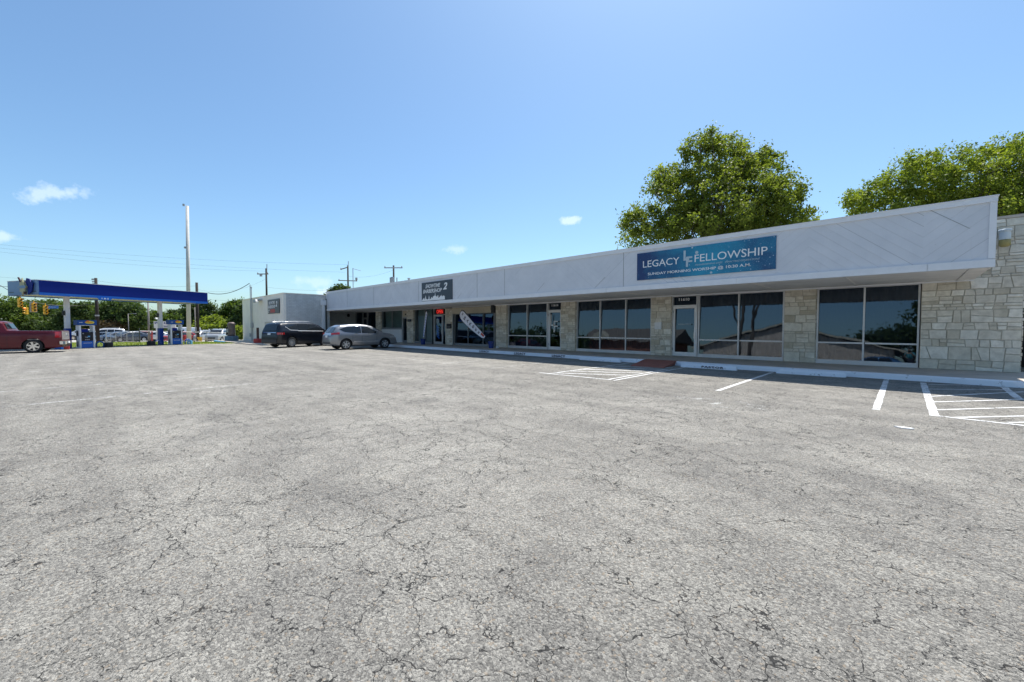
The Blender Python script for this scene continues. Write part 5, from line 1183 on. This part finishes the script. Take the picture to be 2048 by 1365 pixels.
# traffic signals
def signal(u, v, w, ang, lab, back=False, k=1.0, lit=False):
    p = at(u, v, w); t = thing("traffic_signal", lab, "traffic light", (p[0], p[1], p[2] - .55), YAW + ang, "yellow traffic signals over the crossing", scale=k)
    b = MB()
    for i in range(3): b.box(-.17, .17, -.12, .14, .02 + i * .36, .345 + i * .36)
    b.tube((0, 0, 1.08), (0, 0, 1.35), .04); b.build("housing", "yellow", t, bevel=.02)
    for i in range(3):
        z = .19 + i * .36; lm = "red_lens" if (lit and i == 2) else "black"
        b = MB(); b.lathe([(.0, -.13), (.12, -.13), (.12, -.115)], (0, 0, z), 'y', 18, cap=False); b.build("lens", lm, t)
        b = MB(); P = []
        for q in lin(-.3, math.pi + .3, 10): P += [(.145 * math.cos(q), -.12, z + .145 * math.sin(q)), (.145 * math.cos(q), -.36, z + .14 * math.sin(q) - .02)]
        b.grid(P, 10, 2); b.build("visor", "yellow", t)
    if back: b = MB(); b.box(-.32, .32, .145, .155, -.05, 1.15); b.build("backplate", "grey", t)
signal(40, 606, 50, R(75), "leftmost yellow traffic signal, highest of the four"); signal(53, 622, 62, R(-8), "smallest traffic signal with its red light lit", lit=True)
signal(68, 615, 50, R(70), "yellow traffic signal with a grey backplate between its neighbours", True); signal(91, 620, 50, R(70), "rightmost yellow traffic signal beside the blue street sign")
P0 = at(96, 617.5, 53); t = thing("street_name_sign", "blue street name sign with pale letters beside the traffic signals", "sign", P0, world=True)
b = MB(); b.prism([(0, 0), (1.35, 0), (1.35, .36), (0, .36)], P0, RT, Z_, -FW * np.array([1, 1, 0]), .03); b.build("board", "royal", t); text("lettering", "Tallrey", P0 + RT * .12 + Z_ * .08 + FW * np.array([-.04, -.04, 0]), RT, Z_, .95, .2, "vinyl_grey", t)
# advertising board in the car lot
x, y = flat((338 - CX) / F * 56, 56); zt = terrain(x, y); fn = np.array([-math.sin(YAW), math.cos(YAW), 0])
t = thing("price_board", "white board with blue lettering on white posts behind the right pump", "sign", (x, y, zt), YAW)
b = MB(); zb_ = at(338, 656.5, 56)[2] - zt; zt_ = at(338, 643, 56)[2] - zt; b.box(-2.0, .95, -.06, .06, zb_, zt_); b.build("board", "white", t)
text("lettering", "SPORT & AUTO", (-1.9, -.066, zt_ - .36), X_, Z_, 2.7, .26, mat("blue_lettering", (.02, .05, .25), .5), t, bold=.03); text("lettering", "56 9009", (-1.3, -.066, zb_ + .08), X_, Z_, 1.6, .26, mat("pale_blue_lettering", (.10, .13, .28), .5), t, bold=.02)
for sx in (-1.75, .7): b = MB(); b.box(sx, sx + .22, -.05, .05, 0, zb_); b.build("post", "white", t)
b = MB(); b.prism([(-1.9, zt_ + .35), (-1.35, zt_ + .15), (-1.3, zt_ + .25), (-1.85, zt_ + .48)], (0, 0, 0), X_, Z_, Y_, .3); b.tube((-1.6, .1, zt_), (-1.6, .1, zt_ + .3), .03); b.build("floodlight", "white", t)
# chain-link fence in front of the car lot
f0, f1, f2 = np.array(flat((212 - CX) / F * 54, 54)), np.array(flat((279 - CX) / F * 44, 44)), np.array(flat((470 - CX) / F * 52, 52))
t = thing("chain_link_fence", "low chain-link fence on thin pale posts in front of the car lot", "fence", (*f1, -.2), world=True)
b = MB(); ms = MB()
for (a, c) in ((f0, f1), (f1, f2)):
    L = np.linalg.norm(c - a); n = int(L / 2.6); 
    for i in range(n + 1):
        p = a + (c - a) * i / n; z = terrain(*p); big = i in (0, n); b.tube((*p, z), (*p, z + (1.5 if big else 1.25)), .045 if big else .025, 6)
    z0, z1 = terrain(*a), terrain(*c); ms.tube((*a, z0 + 1.2), (*c, z1 + 1.2), .018, 5); ms.tube((*a, z0 + .12), (*c, z1 + .12), .008, 4)
    d = (c - a) / L; s_ = 0
    while s_ < L - 1.1:
        p, q = a + d * s_, a + d * (s_ + 1.08); zz = z0 + (z1 - z0) * s_ / L
        ms.tube((*p, zz + .12), (*q, zz + 1.2), .0012, 3, cap=False); ms.tube((*p, zz + 1.2), (*q, zz + .12), .0012, 3, cap=False); s_ += .16
b.build("post", "galv", t); ms.build("mesh", "galv", t)
# red vertical pipes by the fence
t = thing("red_hydrant_pipe", "red standpipe beside the grey lamp pole in the car lot", "pipe", (*flat((304 - CX) / F * 53, 53), -.5)); b = MB(); b.tube((0, 0, 0), (0, 0, 1.5), .08); b.tube((-.7, 0, 0), (-.7, 0, 1.0), .06); b.build("pipe", "red", t)
b = MB(); b.tube((-.15, 0, 1.1), (.15, 0, 1.1), .05); b.build("valve", "red", t)

# fences and houses beyond the road
def cam_box(name, m, u0, u1, w, z0, z1, lab, cat, depth=.1, parent=None):
    a, c = np.array(flat((u0 - CX) / F * w, w)), np.array(flat((u1 - CX) / F * w, w)); L = np.linalg.norm(c - a); b = MB()
    mid = (a + c) / 2; b.obox((*mid, (z0 + z1) / 2), RT, Z_, fn, L / 2, (z1 - z0) / 2, depth / 2); o = b.build(name, m, parent)
    if lab: tag(o, lab, cat)
    return o
cam_box("board_fence", "dark_wood", 20, 152, 80, -.8, 1.25, "long dark board fence under the trees behind the truck", "fence")
cam_box("board_fence", "fence_wood", 152, 214, 78, -.8, 1.15, "reddish brown board fence behind the left fuel pump", "fence"); cam_box("board_fence", "wood_arm", 206, 230, 81, -.7, 1.45, "pale weathered board fence behind the white wagon SUV", "fence")
def house(u, w, wd, hgt, wallm, lab, roofm="shingle", dep=8, rise=1.6):
    x, y = flat((u - CX) / F * w, w); z = terrain(x, y); t = thing("house", lab, "house", (x, y, z), YAW)
    b = MB(); b.box(-wd / 2, wd / 2, 0, dep, 0, hgt); b.build("wall", wallm, t)
    b = MB(); b.prism([(-.4, hgt), (dep + .4, hgt), (dep / 2, hgt + rise)], (-wd / 2 - .4, 0, 0), Y_, Z_, X_, wd + .8); b.build("roof", roofm, t)
    for k in (-.28, .22):
        b = MB(); b.box(wd * k - .5, wd * k + .5, -.05, .02, hgt * .35, hgt * .75); wn_ = b.build("window", "white", t); b = MB(); b.box(wd * k - .42, wd * k + .42, -.07, -.051, hgt * .38, hgt * .72); b.build("pane", "car_glass", wn_)
house(203, 92, 7, 2.7, "redbrick", "small red-brick house glimpsed behind the utility pole", dep=7); house(388, 88, 5.5, 3.2, "cream", "pale cabin glimpsed between the white pole and the utility pole"); house(52, 96, 8, 3.0, "white", "pale house glimpsed above the truck's rear window")

# ------------------------------------------------------------------ trees
MT["leaf_mid"] = tint_mat("oak_leaves", (.035, .065, .014), (.12, .17, .035), leaf=True, rough=.55)
MT["leaf_dark"] = tint_mat("dark_leaves", (.022, .044, .016), (.09, .13, .04), leaf=True, rough=.55, trans=.3)
MT["leaf_light"] = tint_mat("yellow_green_leaves", (.08, .12, .018), (.26, .31, .055), leaf=True, rough=.5, trans=.4)  # yellow-green foliage, paler than the other greens
MT["leaf_elm"] = tint_mat("elm_leaves", (.068, .10, .017), (.22, .26, .055), leaf=True, rough=.5, trans=.45)  # elm green, between the mid and the yellow-green foliage
MT["leaf_pink"] = tint_mat("bush_blossom", (.12, .09, .05), (.26, .18, .12), leaf=True, rough=.6)
def leaves(name, m, lobes, nclump, per, size, spread, parent, seed, flatten=.8):
    """lobes: (x, y, z, rx, ry, rz) in the tree's own frame; clumps sit mostly near each lobe's surface"""
    g = np.random.default_rng(seed); vol = np.array([l[3] * l[4] * l[5] for l in lobes]) ** .72; pr = vol / vol.sum()
    li = g.choice(len(lobes), nclump, p=pr); Lb = np.array(lobes)[li]
    d = g.normal(size=(nclump, 3)); d /= np.linalg.norm(d, axis=1)[:, None]; rad = g.uniform(.25, 1.0, nclump) ** .45 * (1 + .12 * g.normal(size=nclump))
    cc = Lb[:, :3] + d * rad[:, None] * Lb[:, 3:]; out = (d * [1, 1, 1])
    ct = np.clip(.45 + .20 * g.normal(size=nclump), 0, 1); cs = spread * g.uniform(.5, 1.35, nclump)
    c = np.repeat(cc, per, 0) + g.normal(size=(nclump * per, 3)) * np.repeat(cs, per)[:, None] * [1, 1, flatten]
    n = len(c); nrm = g.normal(size=(n, 3)) * .8 + np.repeat(out, per, 0) * .5 + [0, 0, .5]; nrm /= np.linalg.norm(nrm, axis=1)[:, None]
    a = np.cross(nrm, g.normal(size=(n, 3))); a /= np.linalg.norm(a, axis=1)[:, None]; b_ = np.cross(nrm, a); s = size * g.uniform(.6, 1.35, n)[:, None]
    v = np.stack([c - a * s, c + b_ * s * .55 + nrm * s * .15, c + a * s, c - b_ * s * .55 + nrm * s * .15], 1).reshape(-1, 3)
    tint = np.clip(np.repeat(ct, per) + .14 * g.normal(size=n), 0, 1)
    me = bpy.data.meshes.new(name); me.vertices.add(4 * n); me.vertices.foreach_set("co", v.ravel().astype(np.float32)); me.loops.add(4 * n); me.loops.foreach_set("vertex_index", np.arange(4 * n, dtype=np.int32))
    me.polygons.add(n); me.polygons.foreach_set("loop_start", np.arange(0, 4 * n, 4, dtype=np.int32)); me.polygons.foreach_set("loop_total", np.full(n, 4, dtype=np.int32)); me.update(calc_edges=True)
    at_ = me.attributes.new("tint", 'FLOAT', 'POINT'); at_.data.foreach_set("value", np.repeat(tint, 4).astype(np.float32))
    link(name, me, m, parent); return cc, cs
def tree(lab, x, y, lobes, m, nclump, per, size, spread, trunk_r, seed, rot=None, name="tree", cat="tree", branches=40, group=None, twigs=0, zoff=0):
    z = terrain(x, y) + zoff; t = thing(name, lab, cat, (x, y, z), YAW if rot is None else rot, group)
    lobes = [(l[0], l[1], l[2] - z, l[3], l[4], l[5]) for l in lobes]
    cc, cs = leaves("crown" if cat == "tree" else "foliage", m, lobes, nclump, per, size, spread, t, seed)
    g = np.random.default_rng(seed + 1); top = max(l[2] for l in lobes); b = MB(); mean = np.mean([l[:2] for l in lobes], 0)
    tz = top * .62; sp_ = [np.array([mean[0] * f * .8, mean[1] * f * .8, tz * f]) + np.array([*g.normal(size=2) * .12 * top * .1, 0]) for f in lin(0, 1, 6)]; sp_[0][:2] = 0
    b.path(sp_, [trunk_r * (1 - .65 * f) for f in lin(0, 1, 6)], 8)
    for k in range(branches):
        q = cc[g.integers(len(cc))]; i = g.integers(2, 6); p = sp_[i]; mid = (p + q) / 2 + np.array([0, 0, .12 * np.linalg.norm(q - p)]) * g.uniform(-.6, .8) + g.normal(size=3) * .25
        r0 = trunk_r * (.42 if k < 8 else .2) * (1 - .4 * (i - 2) / 4)
        b.path([p, (p + mid) / 2 + g.normal(size=3) * .1, mid, (mid + q) / 2 + g.normal(size=3) * .12, q], [r0, r0 * .8, r0 * .6, r0 * .4, r0 * .15], 5)
    b.build("trunk", "bark", t, smooth=True); return t
def cl(u, v, w, ru, rv, u0, dy=0, ry=None):     # crown lobe from its place in the view at distance w, in the tree's frame (x right, z up)
    k = w / F; return ((u - u0) * k, dy, EYE + (654 - v) * k, ru * k, (ry or ru) * k * .9, rv * k)
w1 = 32.0
L1 = [cl(u, v, w1, a, b_, 1425, dy) for (u, v, a, b_, dy) in ((1425, 345, 70, 60, 0), (1350, 352, 42, 28, 1), (1490, 348, 52, 55, 0), (1335, 415, 66, 50, 0), (1450, 420, 110, 70, -1), (1545, 410, 50, 58, 0), (1275, 452, 34, 24, 0),
      (1585, 438, 34, 22, 0), (1322, 372, 24, 18, 0), (1410, 290, 26, 22, 0), (1466, 285, 28, 22, 1), (1540, 322, 26, 24, 0), (1300, 475, 55, 26, 0), (1400, 470, 100, 40, -1), (1375, 302, 18, 18, 0), (1615, 428, 16, 12, 0), (1262, 432, 16, 10, 0), (1520, 460, 80, 30, 0))]
x, y = flat((1425 - CX) / F * w1, w1)
tree("tall green tree behind the roof above the church banner", x, y, L1, "leaf_elm", 860, 78, .105, .27, .38, 11, branches=110)
w2 = 31.0
L2 = [cl(u, v, w2, a, b_, 1960, dy) for (u, v, a, b_, dy) in ((1960, 370, 120, 62, 0), (1830, 370, 75, 48, 0), (1750, 392, 50, 30, 0), (2060, 370, 110, 78, 0), (1900, 320, 60, 24, 1), (1985, 300, 36, 16, 0), (2040, 296, 36, 20, 0), (1705, 412, 30, 16, 0), (1688, 408, 14, 10, 0), (1820, 330, 30, 16, 0),
      (2150, 350, 110, 75, 0), (1780, 355, 22, 12, 0), (1960, 440, 140, 60, 0), (1760, 425, 60, 20, 0), (2080, 470, 90, 60, 0))]
x, y = flat((1960 - CX) / F * w2, w2)
tree("broad yellow-green tree behind the right end of the fascia", x, y, L2, "leaf_light", 1150, 84, .10, .28, .4, 21, branches=130)
x, y = flat((680 - CX) / F * 52, 52); tree("small treetop peeking over the roof beside the crossarm pole", x, y, [cl(676, 580, 52, 12, 7, 680), cl(688, 583, 52, 14, 7, 680), cl(680, 600, 52, 22, 18, 680)], "leaf_dark", 110, 40, .16, .30, .2, 31, branches=12)
FT = [  # far trees beyond the road: (label, material, distance, trunk u, lobes)
 ("mid green tree at the far left edge above the truck cab", "leaf_mid", 78, 20, [(20, 622, 34, 30), (-15, 615, 30, 26), (45, 640, 30, 22)]),
 ("dark wide tree behind the three traffic signals", "leaf_dark", 84, 75, [(75, 622, 40, 22), (60, 645, 42, 22), (100, 640, 34, 26)]),
 ("pale green tree top under the canopy's left end", "leaf_mid", 92, 100, [(95, 612, 34, 14), (60, 618, 26, 14), (115, 630, 26, 22)]),
 ("grey-green tree just right of the first canopy column", "leaf_dark", 80, 150, [(150, 632, 26, 24), (162, 618, 20, 14), (138, 640, 22, 22)]),
 ("light green tree behind the dark utility pole", "leaf_mid", 88, 180, [(178, 618, 20, 16), (188, 635, 22, 24), (170, 640, 20, 20)]),
 ("broad dark tree between the pumps with a sunlit top", "leaf_dark", 76, 240, [(228, 632, 34, 26), (262, 635, 32, 26), (245, 618, 32, 15), (280, 645, 16, 18)]),
 ("bright rounded tree crown behind the broad dark tree", "leaf_mid", 90, 240, [(240, 612, 36, 11), (265, 618, 26, 12), (215, 618, 20, 12)]),
 ("small distant tree left of the second canopy column", "leaf_mid", 96, 312, [(312, 634, 18, 13), (322, 645, 22, 15)]),
 ("low light green tree above the right pump", "leaf_mid", 84, 345, [(345, 640, 22, 9), (335, 650, 22, 12), (358, 648, 16, 12)]),
 ("dark feathery tree left of the tall white pole", "leaf_dark", 94, 350, [(350, 628, 12, 8), (362, 634, 16, 14)]),
 ("dark green tree behind the tall white pole", "leaf_dark", 80, 400, [(385, 622, 24, 18), (408, 618, 20, 16), (420, 635, 22, 20), (395, 645, 30, 18)]),
 ("yellowish tree beside the yellow marker", "leaf_light", 76, 425, [(425, 645, 20, 14), (440, 652, 18, 10), (412, 655, 18, 10)]),
 ("tall dark green tree left of the white building", "leaf_mid", 82, 470, [(468, 618, 22, 16), (480, 612, 20, 14), (458, 636, 24, 20), (482, 640, 24, 22)]),
 ("bushy tree partly hidden behind the white building's left edge", "leaf_dark", 74, 492, [(492, 625, 18, 18), (478, 648, 22, 16), (500, 645, 20, 20)])]
for i, (lab, m, w, u0, L) in enumerate(FT):
    x, y = flat((u0 - CX) / F * w, w); tree(lab, x, y, [cl(u, v, w, a - 3, b_ - 3, u0, 0) for (u, v, a, b_) in L], m, 230, 34, .22, .36, .28, 50 + i, branches=16, group="trees beyond the road")
BU = [("pinkish brown bush behind the white wagon SUV", "leaf_pink", 74, 222, [(220, 653, 18, 10), (210, 658, 12, 8)], 90), ("dark bush row under the trees left of the pumps", "leaf_dark", 79, 95, [(60, 654, 40, 12), (120, 656, 36, 12), (20, 656, 30, 12)], 200),
      ("leafy green shrub behind the white panel van", "leaf_light", 73, 430, [(410, 658, 12, 8), (430, 660, 14, 8), (450, 655, 14, 10)], 90), ("dark shrubs behind the parked dark car", "leaf_dark", 75, 450, [(445, 662, 20, 12), (470, 662, 18, 14)], 110),
      ("green shrub beside the corner building's left edge", "leaf_light", 66, 480, [(480, 668, 8, 12)], 40), ("dark shrubs behind the board fence on the right", "leaf_dark", 80, 260, [(250, 658, 30, 10), (285, 658, 20, 10), (315, 660, 22, 9), (350, 660, 20, 8)], 180)]
for i, (lab, m, w, u0, L, nc) in enumerate(BU):
    x, y = flat((u0 - CX) / F * w, w); tree(lab, x, y, [cl(u, v, w, a, b_, u0, 0) for (u, v, a, b_) in L], m, nc, 36, .20, .38, .06, 90 + i, name="bush", cat="bush", branches=8, group="bushes beyond the road")
tree("dark evergreen shrub at the alley right of the stone wall", 4.2, 20.5, [(0, 0, 1.3, .9, 1.0, 1.3), (1.5, .5, 2.0, 1.2, 1.2, 1.8), (3, .5, 2.4, 1.4, 1.2, 2.2)], "leaf_dark", 160, 60, .07, .22, .1, 120, name="bush", cat="bush", branches=12)
b = MB(); b.box(2.46, 30, 24, 24.12, 0, 3.0); tag(b.build("board_fence", "dark_wood"), "dark board fence closing the alley right of the stone wall", "fence")
# a few weeds at the foot of the white building
tree("low weeds at the foot of the white building by the black SUV", -37.3, 10.6, [(0, 0, .12, 1.4, .15, .12), (-1.6, 0, .08, .8, .12, .08)], "leaf_dark", 50, 14, .035, .08, .01, 130, rot=0, name="weeds", cat="weeds", branches=4)
# grass blades on the verge
g = np.random.default_rng(5); nb = 9000; gx = g.uniform(-55, -43.7, nb); gy = g.uniform(-8, 15, nb); b = MB(); P = []; Fs = []
for i in range(nb):
    z = terrain(gx[i], gy[i]) - .02; a = g.uniform(0, 6.28); h = g.uniform(.04, .12); dx, dy = math.cos(a) * .03, math.sin(a) * .03; o_ = len(P)
    P += [(gx[i] - dx, gy[i] - dy, z), (gx[i] + dx, gy[i] + dy, z), (gx[i] + dy, gy[i] - dx, z + h)]; Fs.append((o_, o_ + 1, o_ + 2))
b.add(P, Fs, tint=.6); o = b.build("grass", "leaf_light", fix=False); struct(o, "stuff"); o["label"] = "tufts of grass growing on the station verge"; o["category"] = "grass"

# ------------------------------------------------------------------ behind the camera (seen mirrored in the shop windows)
t = thing("brick_house", "tan brick gabled house across the lot, seen reflected in the right windows", "house", (-11.5, -25, 0), world=True)
b = MB(); b.prism([(-21.5, 0), (-1, 0), (-1, 2.6), (-11.8, 5.4), (-21.5, 2.6)], (0, -25, 0), X_, Z_, -Y_, 9); b.build("wall", "brick", t)
b = MB(); b.prism([(-23, 2.25), (-11.8, 5.65), (0.2, 2.35), (.2, 2.6), (-11.8, 5.92), (-23, 2.5)], (0, -24.7, 0), X_, Z_, -Y_, 10.5); b.build("roof", "shingle", t)
b = MB(); b.prism([(-23.05, 2.22), (-11.8, 5.62), (0.25, 2.32), (.25, 2.55), (-11.8, 5.88), (-23.05, 2.45)], (0, -24.61, 0), X_, Z_, -Y_, .08); b.build("barge_board", "cream", t)
t = thing("brick_house", "dark brick house with a low roof, seen reflected in the window left of the ramp", "house", (-36, -25, 0), world=True)
b = MB(); b.prism([(-42, 0), (-27, 0), (-27, 3), (-42, 3)], (0, -25, 0), X_, Z_, -Y_, 9); b.build("wall", "redbrick", t); b = MB(); b.prism([(0.5, 3), (-9.5, 3), (-4.5, 5.4)], (-43, -25, 0), Y_, Z_, X_, 17); b.build("roof", "shingle", t)
b = MB(); b.prism([(-41, 3.05), (-37, 3.05), (-39, 4.8)], (0, -24.4, 0), X_, Z_, -Y_, 2); b.build("gable", "cream", t)
tree("tall tree with two bare dark trunks across the lot", -13.6, -12.5, [(0, 0, 13.5, 3, 3, 2.0), (2, .5, 14.5, 2, 2, 1.6)], "leaf_mid", 120, 40, .16, .5, .26, 140, rot=0, branches=5)
tree("slender leaning tree beside the two-trunked tree", -12.2, -11.8, [(1, 0, 13.5, 2.4, 2.4, 2)], "leaf_mid", 80, 40, .16, .5, .22, 141, rot=0, branches=4)
tree("round dark tree right of the brick house", 3.6, -27, [(0, 0, 6.2, 3.4, 3, 3.4), (2, 0, 4, 3, 3, 3)], "leaf_dark", 200, 40, .22, .5, .3, 142, rot=0, branches=16)
tree("low dark tree behind the brick house", 1.0, -38, [(0, 0, 5.0, 4.0, 3, 1.5), (-4, 0, 4.4, 2.5, 3, 1.3)], "leaf_dark", 180, 40, .22, .5, .3, 143, rot=0, branches=16)
tree("dark hedge tree line across the street", -52, -22, [(0, 0, 2.6, 7, 3, 2.0), (8, 0, 2.2, 5, 3, 1.6), (-9, 2, 2.8, 6, 3, 2)], "leaf_dark", 260, 36, .26, .5, .3, 144, rot=0, branches=10)
vehicle("parked_car", "blue sedan standing behind the photographer", "car", (-.7, -12.0, 0), R(178), sedan(paint("blue_car_paint", (.015, .09, .22), .4)), 1.0)
# photographer: one skinned body behind the camera
ph = thing("person", "person in a teal shirt holding a camera, reflected in the right window", "person", (.22, -.50, 0), R(0))
def skinned(name, verts, edges, rad, m, parent, sub=2):
    me = bpy.data.meshes.new(name); me.from_pydata(verts, edges, []); o = bpy.data.objects.new(name, me); col.objects.link(o)
    sk = o.modifiers.new("s", 'SKIN'); lay = me.skin_vertices[0].data
    for i, r_ in enumerate(rad): lay[i].radius = r_ if isinstance(r_, tuple) else (r_, r_)
    lay[0].use_root = True; ss = o.modifiers.new("u", 'SUBSURF'); ss.levels = sub; ss.render_levels = sub
    dg = bpy.context.evaluated_depsgraph_get(); m2 = bpy.data.meshes.new_from_object(o.evaluated_get(dg)); bpy.data.objects.remove(o); m2.name = name
    m2.materials.clear(); return link(name, m2, m, parent, True)
V = [(0, 0, .95), (0, 0, 1.12), (0, 0, 1.32), (0, .02, 1.46), (0, .05, 1.56), (0, .06, 1.68), (-.17, 0, 1.41), (-.26, .14, 1.2), (-.13, .33, 1.42), (.17, 0, 1.41), (.26, .14, 1.2), (.06, .34, 1.42), (-.09, 0, .9), (-.11, .03, .5), (-.12, -.02, .08), (-.12, .12, .03), (.09, 0, .9), (.12, .03, .5), (.13, -.02, .08), (.13, .12, .03)]
E_ = [(0, 1), (1, 2), (2, 3), (3, 4), (4, 5), (2, 6), (6, 7), (7, 8), (2, 9), (9, 10), (10, 11), (0, 12), (12, 13), (13, 14), (14, 15), (0, 16), (16, 17), (17, 18), (18, 19)]
rr_ = [(.15, .11), (.13, .10), (.17, .11), (.06, .06), (.075, .09), (.085, .10), .055, .042, .03, .055, .042, .03, .085, .06, .045, .04, .085, .06, .045, .04]
bd = skinned("body", V, E_, rr_, "skin", ph)
sh_ = skinned("shirt", [V[i] for i in (0, 1, 2, 6, 7, 9, 10)], [(0, 1), (1, 2), (2, 3), (3, 4), (2, 5), (5, 6)], [(.175, .135), (.155, .125), (.19, .13), .075, .065, .075, .065], "teal", ph)
pt_ = skinned("trousers", [V[i] for i in (0, 12, 13, 14, 16, 17, 18)], [(0, 1), (1, 2), (2, 3), (0, 4), (4, 5), (5, 6)], [(.165, .13), .10, .075, .06, .10, .075, .06], "denim", ph)
b = MB(); b.lathe([(.02, .11), (.09, .10), (.115, .04), (.11, -.03)], (0, .04, 1.72), n=16, cap=False); b.build("hair", "black", ph, smooth=True)
b = MB(); b.box(-.07, .07, .28, .35, 1.47, 1.56); b.tube((0, .35, 1.51), (0, .38, 1.51), .035, 14); b.build("camera", "black", ph)
